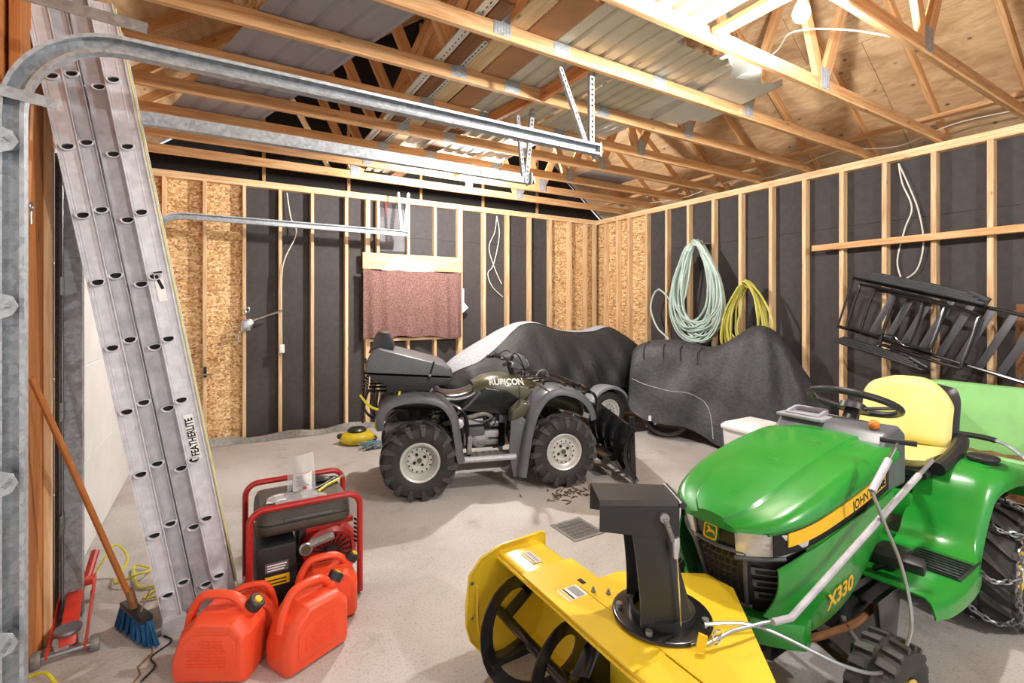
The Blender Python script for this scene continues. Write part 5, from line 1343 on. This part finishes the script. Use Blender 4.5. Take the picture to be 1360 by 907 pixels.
for v in tx.data.vertices:          # wrap the lettering onto the tank flank
    xx = .80 + v.co.x; zz = .905 - .035*v.co.x + v.co.y*.9
    hw_, zl, zt = interp([(.50, .14, .66, .90), (.62, .19, .64, .955), (.78, .20, .62, .97), (.95, .19, .62, .94), (1.10, .16, .64, .87)], xx)
    q = min(.98, abs(zz - (zl + zt)/2) / ((zt - zl)/2)); y = hw_*(1 - q**3)**(1/3)
    if xx > .92: y = max(y, interp([(.92, .21), (1.10, .25)], xx)[0]*(1 - min(.98, abs(zz - .775)/.155)**3)**(1/3))
    v.co = (xx, -(y + .011 + v.co.z), zz)
# engine
MB().bx(.36, .80, -.15, .15, .30, .62).build('engine', 'black_paint', av, bevel=.03)
for (x, z, w_, h_, m) in ((.50, .56, .16, .05, 'alum_dull'), (.52, .47, .14, .08, 'grey_plastic'), (.66, .44, .13, .06, 'alum_dull'), (.68, .53, .09, .05, 'steel'), (.62, .37, .20, .05, 'galv_dark'), (.44, .40, .08, .10, 'galv_dark'), (.76, .58, .07, .09, 'grey_plastic')):
    [MB().box((x, q, z), (w_, .07, h_)).build('engine_cover', m, av, bevel=.012) for q in (-.17, .17)]
for s_ in (-1, 1):
    MB().lathe([(0, 0), (.075, 0), (.08, .02), (.06, .035), (0, .04)], axis_frame((.55, s_*.16, .40), (0, s_, 0)), 20).build('clutch_case', 'alum_dull', av)
    MB().lathe([(0, 0), (.04, 0), (.042, .03), (.02, .04), (0, .04)], axis_frame((.36, s_*.18, .55), (0, s_, 0)), 16).build('starter_cap', 'alum', av)
MB().tube(smooth_path([(.70, -.15, .55), (.60, -.20, .63), (.45, -.19, .60), (.25, -.16, .55), (-.1, -.16, .55)], 5), .022, 8).build('exhaust_pipe', 'galv_dark', av)
MB().tube([(-.28, -.14, .52), (.10, -.14, .54)], .055, 14).build('muffler', 'galv_dark', av)
for k in range(5): MB().tube(smooth_path([(.38 + .05*k, -.16, .62), (.46 + .05*k, -.21, .59 - .02*k), (.60 + .03*k, -.19, .55 + .02*k), (.72, -.16, .62)], 4), .006, 6).build('hose', 'black_plastic', av)
MB().prism([(.40, .33), (.44, .33), (.45, .47), (.41, .48)], -.02, .02, frame((0, -.38, 0), (1, 0, 0), (0, 0, 1))).build('brake_pedal', 'galv_dark', av, bevel=.004)
# handlebar
MB().tube([(.92, 0, .90), (.86, 0, 1.06)], .025, 10).build('steering_post', 'black_paint', av)
MB().tube(smooth_path([(.74, -.36, 1.09), (.78, -.24, 1.10), (.86, -.10, 1.07), (.86, .10, 1.07), (.78, .24, 1.10), (.74, .36, 1.09)], 5), .012, 8).build('handlebar', 'black_paint', av)
for s_ in (-1, 1):
    MB().tube([(.735, s_*.375, 1.088), (.77, s_*.26, 1.10)], .018, 10).build('grip', 'black_plastic', av)
    MB().tube(smooth_path([(.80, s_*.22, 1.10), (.83, s_*.30, 1.095), (.80, s_*.40, 1.09)], 4), .006, 6).build('brake_lever', 'alum_dull', av)
    MB().box((.80, s_*.21, 1.12), (.06, .06, .05)).build('switch_box', 'black_plastic', av, bevel=.01)
    MB().tube(smooth_path([(.80, s_*.20, 1.12), (.90, s_*.16, 1.16), (1.0, s_*.08, 1.0), (1.0, s_*.03, .90)], 5), .006, 6).build('control_cable', 'black_plastic', av)
MB().prism([(.86, 1.02), (.94, 1.00), (1.03, 1.005), (1.045, 1.05), (1.0, 1.13), (.95, 1.15), (.88, 1.10)], -.085, .085, frame((0, 0, 0), (1, 0, 0), (0, 0, 1))).build('headlamp_pod', 'grey_plastic', av, bevel=.02, seg=3)
MB().box((1.03, 0, 1.06), (.03, .12, .07), (0, R(-20), 0)).build('headlamp', 'lamp_glass', av, bevel=.012)
MB().box((.86, 0, 1.12), (.09, .12, .04), (0, R(-15), 0)).build('instrument_pod', 'black_plastic', av, bevel=.012)
# racks
for y in (-.30, -.15, 0, .15, .30): MB().tube(smooth_path([(1.02, y, .92), (1.15, y, .925), (1.50, y, .86), (1.58, y, .80)], 4), .011, 6).build('front_rack_bar', 'black_paint', av)
for x, z in ((1.08, .93), (1.28, .905), (1.48, .87)): MB().tube(smooth_path([(x, -.42, z - .02), (x, -.36, z), (x, .36, z), (x, .42, z - .02)], 4), .011, 6).build('front_rack_bar', 'black_paint', av)
MB().tube(smooth_path([(1.12, -.06, .93), (1.16, -.06, .98), (1.22, -.05, .98), (1.25, -.05, .92)], 4), .008, 6).build('rack_loop', 'steel', av)
for s_ in (-1, 1): MB().tube(smooth_path([(1.50, s_*.25, .80), (1.62, s_*.27, .78), (1.66, s_*.27, .66), (1.64, s_*.25, .50), (1.52, s_*.2, .36)], 5), .014, 8).build('bumper_tube', 'black_paint', av)
MB().tube([(1.655, -.27, .66), (1.655, .27, .66)], .014, 8).build('bumper_tube', 'black_paint', av)
for y in (-.30, -.10, .10, .30): MB().tube([(-.42, y, .895), (.12, y, .875)], .012, 6).build('rear_rack_bar', 'black_paint', av)
for x in (-.38, -.20, 0, .12): MB().tube([(x, -.40, .885), (x, .40, .885)], .012, 6).build('rear_rack_bar', 'black_paint', av)
for x in (-.1, .10): MB().box((x, -.35, .88), (.03, .02, .05)).build('rack_clamp', 'alum_dull', av, bevel=.003)
# cargo box
def tub(poly, hw, inset, nm, m, parent):
    rg_ = []
    cx = sum(p[0] for p in poly)/len(poly); cz = sum(p[1] for p in poly)/len(poly)
    for y, k in ((-hw, inset), (-hw + .035, .985), (-hw + .05, 1), (hw - .05, 1), (hw - .035, .985), (hw, inset)):
        rg_.append([Vector((cx + (x - cx)*k, y, cz + (z - cz)*k)) for x, z in poly])
    return MB().loft(rg_).build(nm, m, parent, bevel=.006, smooth=30)
bxp = tub([(-.44, 1.06), (-.435, 1.13), (-.39, 1.225), (-.33, 1.255), (.22, 1.10), (.275, 1.065), (.285, 1.0), (-.43, 1.055)], .40, .93, 'box_lid', 'grey_plastic', av)
tub([(-.43, 1.045), (.285, .990), (.27, .955), (.21, .93), (.12, .92), (.10, .885), (-.27, .885), (-.28, .95), (-.38, .99)], .39, .95, 'box_tub', 'black_plastic', av)
MB().box((.10, -.40, 1.06), (.012, .02, .16), (0, R(16), 0)).build('box_strap', 'gable', av)
MB().ball((.085, -.408, 1.02), .014).build('box_latch', 'steel', av)
tub([(-.42, 1.20), (-.36, 1.36), (-.32, 1.385), (-.24, 1.375), (-.20, 1.25), (-.22, 1.19)], .26, .9, 'back_cushion', 'black_paint', av)
# chain and yellow strap hanging at the rear
chain_path(lambda t: Vector((-.44 + .02*math.sin(t*5), -.30 - .03*t, lerp(1.16, .64, t))), 22, .006, 'hanging_chain', av, 'black_paint')
chain_path(lambda t: Vector((-.43 - .03*math.sin(t*PI), -.16 - .2*t, lerp(1.1, .8, t) - .12*math.sin(t*PI))), 18, .006, 'hanging_chain', av, 'black_paint')
MB().tube(smooth_path([(-.48, -.30, .86), (-.40, -.42, .79), (-.30, -.45, .76), (-.20, -.44, .80), (-.16, -.42, .90)], 5), .010, 6).build('yellow_strap', 'rope', av)
MB().tube(smooth_path([(-.30, -.45, .76), (-.34, -.46, .70), (-.36, -.46, .62)], 4), .008, 6).build('yellow_strap', 'rope', av)
for k in range(3): MB().tube(smooth_path([(-.42 + .04*k, -.2, .88), (-.45 + .05*k, -.25, .74), (-.36 + .03*k, -.3, .66), (-.32, -.25, .80)], 5), .011, 6).build('black_hose', 'black_plastic', av)
# plough blade carried in front
pa = R(14)
def blade(u, v):
    y = lerp(-.62, .62, u); z = lerp(.05, .50, v); x = 1.98 - .10*math.sin(v*PI*.9) + .02 + y*math.tan(pa)*.6
    return (x, y, z)
plw = MB().sheet(blade, 14, 10).build('plough_blade', 'black_paint', av, solid=.008, smooth=40)
for y in (-.60, -.30, 0, .30, .60):
    MB().loft([[Vector(blade((y + .62)/1.24, v)) + Vector((-.004, -.008, 0)), Vector(blade((y + .62)/1.24, v)) + Vector((-.004, .008, 0)), Vector(blade((y + .62)/1.24, v)) + Vector((-.05, .008, 0)), Vector(blade((y + .62)/1.24, v)) + Vector((-.05, -.008, 0))] for v in [k/8 for k in range(9)]]).build('blade_rib', 'black_paint', plw)
MB().tube([Vector(blade(0, 1)), Vector(blade(1, 1))], .012, 8).build('blade_edge', 'black_paint', plw)
MB().box((1.98, 0, .035), (.012, 1.25, .07), (0, 0, math.atan(math.tan(pa)*-.6))).build('wear_bar', 'galv_dark', plw)
for s_ in (-1, 1): MB().bar((1.05, s_*.16, .22), (1.93, s_*.16, .20), .05, .05).build('push_arm', 'black_paint', av, bevel=.006)
MB().box((1.72, -.10, .20), (.14, .62, .05)).build('push_plate', 'black_paint', av, bevel=.006)
MB().bar((1.88, -.52, .60), (1.90, -.52, .06), .05, .03).build('blade_marker', 'black_paint', av, bevel=.004)
# ================================================================ WATERCRAFT UNDER COVER, ON ITS TRAILER
js = thing('covered_watercraft', 'personal watercraft under a black and silver fitted cover on a trailer', 'watercraft', (3.85, 5.32, 0), R(-3))
tab = [(-1.58, .16, .66, .80), (-1.50, .30, .58, .93), (-1.30, .44, .54, 1.05), (-1.0, .50, .52, 1.19), (-.72, .52, .52, 1.33), (-.50, .53, .52, 1.405), (-.30, .53, .52, 1.40), (-.05, .53, .52, 1.31), (.25, .52, .52, 1.255), (.55, .52, .52, 1.27), (.82, .51, .52, 1.335), (1.05, .49, .53, 1.25), (1.30, .46, .54, 1.10), (1.50, .42, .56, .96), (1.58, .34, .60, .90)]
NA = 30
def js_pt(x, k, e=0):
    hw_, zl, zt = interp(tab, x); s_ = -1 + 2*k; a = abs(s_); sg = 1 if s_ >= 0 else -1
    # profile from the middle (a=0) to the hem (a=1)
    if a < .25: y = hw_*.52*(a/.25)*.5; z = zt - .02*(a/.25)**2
    elif a < .6: t = (a-.25)/.35; y = hw_*lerp(.26, .86, t**.85); z = lerp(zt - .02, lerp(zl, zt, .48), t**1.15)
    else: t = (a-.6)/.4; y = hw_*lerp(.86, 1.0, math.sin(t*PI/2)); z = lerp(lerp(zl, zt, .48), zl, t)
    fold = (.016*math.sin(x*11 + a*7 + (2 if sg > 0 else 0)) + .010*math.sin(x*23 - a*9)) * max(0, min(1, (a-.28)*3))
    return Vector((x, sg*(y + fold + e), z + .5*fold + e*.6 + (.012*math.sin(x*5) if a < .3 else 0)))
xs_ = [lerp(-1.58, 1.58, i/90) for i in range(91)]
MB().loft([[js_pt(x, k/NA) for k in range(NA + 1)] for x in xs_], cap=True, close=False).build('cover', 'cover_black', js, smooth=70)
MB().loft([[js_pt(x, lerp(.385 - .10*max(0, min(1, (-.55 - x)/.7)), .615 + .10*max(0, min(1, (-.55 - x)/.7)), k/10), .008) for k in range(11)] for x in xs_], cap=False, close=False).build('silver_top', 'cover_grey', js, smooth=70)
body_loft([(-1.50, .10, .50, .60), (-1.2, .34, .36, .58), (-.6, .44, .30, .56), (.8, .46, .30, .56), (1.52, .44, .34, .58)], 'hull', 'black_paint', 20, js)
for k in range(7):
    x0 = -.10 + k*.085
    MB().loft([[Vector((x, -(interp(tab, x)[0] + .014), .525)), Vector((x, -(interp(tab, x)[0] + .014), .545)), Vector((x, -(interp(tab, x)[0] - .02), .545)), Vector((x, -(interp(tab, x)[0] - .02), .525))] for x in (x0, x0 + .03, x0 + .06)]).build('lime_stripe', 'lime', js)
for x in (-.9, .35, 1.1):
    MB().tube(smooth_path([js_pt(x + .05, .02, .01), js_pt(x, .12, .008), js_pt(x - .08, .19, .008)], 4), .008, 6).build('tie_strap', 'black_plastic', js)
tr = thing('boat_trailer', 'galvanised boat trailer with grey mudguards under the covered watercraft', 'trailer', (4.23, 5.32, 0), R(-3))
for s_ in (-1, 1):
    tyre(tr, (0, s_*.64, .265), .258, .15, .155, lug='block', nl=26, lug_h=.005)
    r_ = atv_rim(tr, (0, s_*.635, .265), .16, s_, .03)
    MB().loft([[Vector((.33*math.cos(a), s_*.53, .265 + .33*math.sin(a))), Vector((.335*math.cos(a), s_*.60, .265 + .335*math.sin(a))), Vector((.335*math.cos(a), s_*.73, .265 + .335*math.sin(a))), Vector((.325*math.cos(a), s_*.745, .265 + .325*math.sin(a))), Vector((.30*math.cos(a), s_*.748, .265 + .30*math.sin(a)))] for a in [lerp(R(-6), R(186), k/22) for k in range(23)]], cap=False, close=False).build('mudguard', plain('mudguard_grey', '8b8e93', .45, .1, var=.08), tr, solid=.006*s_, smooth=40)
    MB().bar((-1.6, s_*.28, .30), (1.1, s_*.44, .30), .05, .07).build('side_rail', 'galv', tr, bevel=.006)
    MB().bar((-1.2, s_*.2, .36), (1.0, s_*.2, .36), .08, .04).build('bunk', 'cover_grey', tr, bevel=.006)
MB().tube([(0, -.60, .265), (0, .60, .265)], .025, 8).build('axle', 'galv_dark', tr)
for x in (-.9, .3, 1.1): MB().bar((x, -.40, .32), (x, .40, .32), .05, .05).build('cross_member', 'galv', tr, bevel=.005)
MB().bar((-2.1, 0, .30), (-1.4, 0, .30), .07, .07).build('tongue', 'galv', tr, bevel=.006)
for s_ in (-1, 1):
    MB().bar((1.05, s_*.62, .46), (1.10, s_*.44, .32), .04, .05).build('light_bracket', 'galv', tr)
MB().bar((.36, -.62, .30), (.62, -.48, .33), .04, .07).build('guard_bracket', 'white_metal', tr, bevel=.005)
MB().tube([(-2.0, 0, .27), (-2.0, 0, 0)], .025, 10).build('jack_stand', 'galv_dark', tr)

# ================================================================ MOTORCYCLE UNDER COVER
mc = thing('covered_motorcycle', 'motorcycle draped in a loose charcoal cover beside the right wall', 'motorcycle', (4.85, 4.21, 0), math.atan2(-.866, .5))
mt_ = [(-.46, .26, .36, 1.04), (-.40, .30, .30, 1.10), (-.25, .34, .22, 1.16), (0, .37, .20, 1.185), (.25, .38, .20, 1.16), (.44, .38, .12, 1.11), (.60, .40, .04, 1.15), (.78, .43, .03, 1.27), (.93, .45, .03, 1.37), (1.08, .45, .03, 1.365), (1.20, .43, .04, 1.27), (1.38, .40, .05, .99), (1.55, .34, .08, .72), (1.68, .26, .16, .55)]
def mc_pt(x, k):
    hw_, zl, zt = interp(mt_, x); s_ = -1 + 2*k; a = abs(s_); sg = 1 if s_ >= 0 else -1
    if a < .22: y = hw_*.30*(a/.22); z = zt - .025*(a/.22)**2
    else: t = (a-.22)/.78; y = hw_*lerp(.30, 1.05, t**.62); z = lerp(zt - .025, zl, t**1.05)
    th_ = math.atan2(x - 1.0, a*1.1 + .15); f_ = (.030*math.sin(th_*15) + .012*math.sin(x*17 + a*6) + .010*math.sin(x*5 - a*15)) * min(1, a*1.4)
    return Vector((x + .02*math.sin(a*8 + x*4)*a, sg*(y + f_), z + .4*f_))
mx_ = [lerp(-.46, 1.68, i/110) for i in range(111)]
MB().loft([[mc_pt(x, k/34) for k in range(35)] for x in mx_], cap=True, close=False).build('cover', 'cover_moto', mc, smooth=75)
side_k = lambda a: .5 - a/2
MB().tube([mc_pt(x, .5 + .5*interp([(-.42, .62), (.1, .70), (.42, .70), (.50, .80), (.56, .97)], x)[0]*(-1)) + Vector((0, -.008, 0)) for x in [lerp(-.42, .56, i/30) for i in range(31)]], .005, 6).build('piping', 'cover_grey', mc)
for x in (-.30, -.05, .15, .35):
    MB().tube([mc_pt(x + .05, .42) + Vector((0, 0, .01)), mc_pt(x, .36) + Vector((0, -.01, .01)), mc_pt(x + .01, .30) + Vector((0, -.01, .01))], .005, 6).build('lace', 'gable', mc)
for x in (-.02, 1.28):
    MB().lathe([(.25, -.05), (.29, -.055), (.31, 0), (.29, .055), (.25, .05)], axis_frame((x, -.02 if x > 1 else -.18, .31), (0, 1, 0)), 36).build('wheel', 'rubber', mc)
    MB().lathe([(.25, -.03), (.245, .0), (.25, .03), (.235, .03), (.235, -.03)], axis_frame((x, -.02 if x > 1 else -.18, .31), (0, 1, 0)), 36).build('wheel_rim', 'steel', mc)
    MB().lathe([(.09, -.004), (.14, -.004), (.14, .004), (.09, .004)], axis_frame((x, -.09 if x > 1 else -.25, .31), (0, 1, 0)), 30).build('brake_disc', 'chrome', mc)
    MB().lathe([(0, -.04), (.09, -.03), (.09, .03), (0, .04)], axis_frame((x, -.02 if x > 1 else -.2, .31), (0, 1, 0)), 18).build('hub', 'galv_dark', mc)
MB().box((-.16, -.41, .26), (.03, .01, .06)).build('care_tag', 'paper', mc)
MB().bx(.2, 1.0, -.10, .10, .20, .30).build('engine_frame', 'black_paint', mc)

# ================================================================ HOSES ON THE RIGHT WALL
def coil(nm, lab, m, yc, top, bot, wd, loops, xw, r, seed, extra=None):
    rg = random.Random(seed); pts = []
    for l in range(loops):
        w_ = wd*rg.uniform(.55, 1.0); zb_ = bot + rg.uniform(0, .42)*(top - bot)*.55; zt_ = top - rg.uniform(0, .08); sh = rg.uniform(-.09, .09); xo = xw - .02 - rg.random()*.11
        for k in range(14):
            a = 2*PI*k/14 + PI/2
            z = lerp(zb_, zt_, (math.sin(a) + 1)/2); wf = (.30 + .70*((zt_ - z)/(zt_ - zb_))**.55) if z < zt_ - .01 else .30
            y = yc + sh*((zt_ - z)/(zt_ - zb_)) + w_/2*math.cos(a)*wf
            pts.append((xo + rg.uniform(-.012, .012), y + rg.uniform(-.012, .012), z))
    if extra: pts += extra
    o = thing(nm, lab, 'hose')
    MB().tube(smooth_path(pts, 4), r, 6).build('hose_line', m, o, smooth=60)
    return o
h1 = coil('garden_hose', 'big coil of pale green hose hanging from a stud hook', 'hose_green', 4.33, 2.50, 1.08, 1.0, 22, 5.56, .0135, 4, [(5.46, 4.55, 1.6), (5.46, 4.95, 1.85), (5.47, 5.12, 1.6), (5.47, 5.0, 1.3), (5.47, 4.8, 1.15), (5.46, 4.75, 1.05)])
MB().tube([(5.60, 4.19, 2.44), (5.45, 4.19, 2.43), (5.42, 4.19, 2.47)], .010, 8).build('hook', 'galv_dark', h1)
h2 = coil('garden_hose', 'smaller coil of yellow hose beside the pale green coil', 'hose_yellow', 3.56, 1.92, .95, .72, 12, 5.50, .0130, 9)
MB().tube([(5.60, 3.56, 1.86), (5.42, 3.56, 1.85), (5.40, 3.56, 1.89)], .010, 8).build('hook', 'galv_dark', h2)

# ================================================================ BLACK METAL BED FRAME LEANING ON THE WALL
def on(u, w_, x=0.0):
    """point in the tilted frame: u runs along the rails, w across"""
    d = Vector((0, -math.cos(R(16.5)), -math.sin(R(16.5)))); c_ = Vector((-.10, math.sin(R(20))*-.36, .93)).normalized()
    return Vector((5.36 + x, 2.52, 1.40)) + d*u + Vector((.10, -.36*-.0 + .22*-.3 + -.16, .93)).normalized()*w_
bf = thing('bed_frame', 'black metal slatted bed frame leaning sideways on the right wall', 'bed frame', (0, 0, 0))
Wd = .50
MB().tube([on(0, Wd), on(2.3, Wd)], .016, 8).build('long_rail', 'black_paint', bf)
MB().tube([on(0, 0), on(2.3, 0)], .016, 8).build('long_rail', 'black_paint', bf)
MB().tube([on(0, 0), on(.0, Wd)], .010, 8).build('end_rail', 'black_paint', bf)
for k in range(16):
    u = .34 + k*.135
    MB().bar(on(u - .04, .01), on(u + .05, Wd - .01), .006, .055, up=(0, 1, .3)).build('slat', 'slat', bf, bevel=.002)
def uframe(u0, u1, x, nm, w0=.03, w1=.46):
    pts = [on(u0, w0, x), on(u0, lerp(w0, w1, .85), x), on(u0 + .05, w1, x), on(u1 - .05, w1, x), on(u1, lerp(w0, w1, .85), x), on(u1, lerp(w0, w1, .12), x), on(u1 - .05, w0, x), on(u0 + .05, w0, x)]
    MB().tube(smooth_path(pts, 4, True), .0145, 8, True).build(nm, 'black_paint', bf)
uframe(.10, .78, -.05, 'folding_leg'); uframe(.42, 1.02, -.075, 'folding_leg', -.03, .44); uframe(.22, .62, -.03, 'folding_leg', .02, .44)
for k in range(2): MB().tube(smooth_path([on(.35, .03, -.09 + .03*k), on(.5, .08, -.1), on(.62, .02, -.09), on(.8, .06, -.08)], 4), .006, 6).build('hinge_strap', 'black_paint', bf)
# two padded black chair pads / folded rails strapped to it
def pad(lab, u0, u1, w_, x, th, m):
    t = thing('folding_panel', lab, 'panel')
    for k in range(4):
        MB().tube([on(u0 + .02*k, w_ + .018*k, x), on(lerp(u0, u1, .5), w_ + .018*k + .008, x - .01), on(u1 - .04*k, w_ + .018*k, x)], th, 10, flat=.7).build('padded_bar', m, t)
    MB().tube([on(u1, w_, x), on(u1 + .02, w_ + .03, x), on(u1 - .12, w_ + .066, x)], th*.9, 8).build('end_bend', m, t)
    return t
pad('padded black folding panel lying along the top of the bed frame', .10, 1.02, .53, -.06, .026, 'slat')
pad('black wire-wrapped folding panel hanging under the bed frame', .06, .80, -.13, -.10, .022, 'black_plastic')
o = MB().bx(-.02, .02, -.035, .035, 0, 1.62).bx(-.026, .026, -.06, .05, 1.54, 1.57).build('scrap_stake', 'dark_wood', bevel=.004); o.location = (5.585, 1.25, 0)
tag(o, 'rough brown stake end standing behind the slatted bed frame', 'stake')
# pale lidded tub beside the tractor hood
wb_ = thing('storage_tub', 'white translucent plastic tub behind the tractor hood', 'tub', (3.92, 2.52, 0))
slab(.40, .34, .06, [(0, .05), (.02, .04), (.54, .0), (.56, .0)]).build('tub_body', 'white_paint', wb_, smooth=40)
slab(.43, .37, .07, [(.555, .0), (.575, .0), (.60, .03), (.62, .09)]).build('tub_lid', 'white_paint', wb_, smooth=40)

# ================================================================ YELLOW SUBMERSIBLE TOOL BY THE WINDOW
yt = thing('cable_reel', 'low yellow reel with black cap on the floor by back wall', 'reel', (1.38, 5.85, 0))
MB().lathe([(0, 0), (.15, 0), (.19, .02), (.20, .06), (.18, .10), (.12, .13), (0, .135)], None, 28).build('reel_body', 'tool_yellow', yt, smooth=50)
MB().lathe([(0, .13), (.10, .13), (.11, .15), (.09, .17), (0, .175)], None, 24).build('reel_cap', 'black_plastic', yt)
MB().ball((-.19, .02, .09), .035).build('reel_knob', 'black_plastic', yt)
MB().tube([Vector((.03 + .19*math.cos(a), .0 + .19*math.sin(a), .035)) for a in [k*2*PI/24 for k in range(24)]], .012, 6, True).build('reel_band', 'black_plastic', yt)
tc = thing('cord_bundle', 'pale blue bundle of cord on the floor beside yellow reel', 'cord', (1.47, 5.52, 0))
rg = random.Random(8)
MB().tube(smooth_path([(rg.uniform(-.14, .12), rg.uniform(-.10, .10), rg.uniform(.008, .09)) for _ in range(26)], 5), .007, 6).build('cord', 'teal', tc)
MB().tube(smooth_path([(rg.uniform(-.14, .14), rg.uniform(-.10, .10), rg.uniform(.008, .05)) for _ in range(12)], 5), .006, 6).build('cord', 'cable', tc)
# leaf litter under the quad bike
lv = MB(); rg = random.Random(21)
for k in range(60):
    x, y = rg.gauss(2.55, .16), rg.gauss(3.30, .07); a = rg.uniform(0, PI)
    lv.bar((x, y, .003), (x + .045*math.cos(a), y + .045*math.sin(a), .006), .012, .003)
tag(lv.build('leaf_litter', 'leaf', smooth=0), 'scatter of dry brown leaf bits on concrete under the quad bike front tyre', 'leaves', kind='stuff')
bpy.context.view_layer.update()
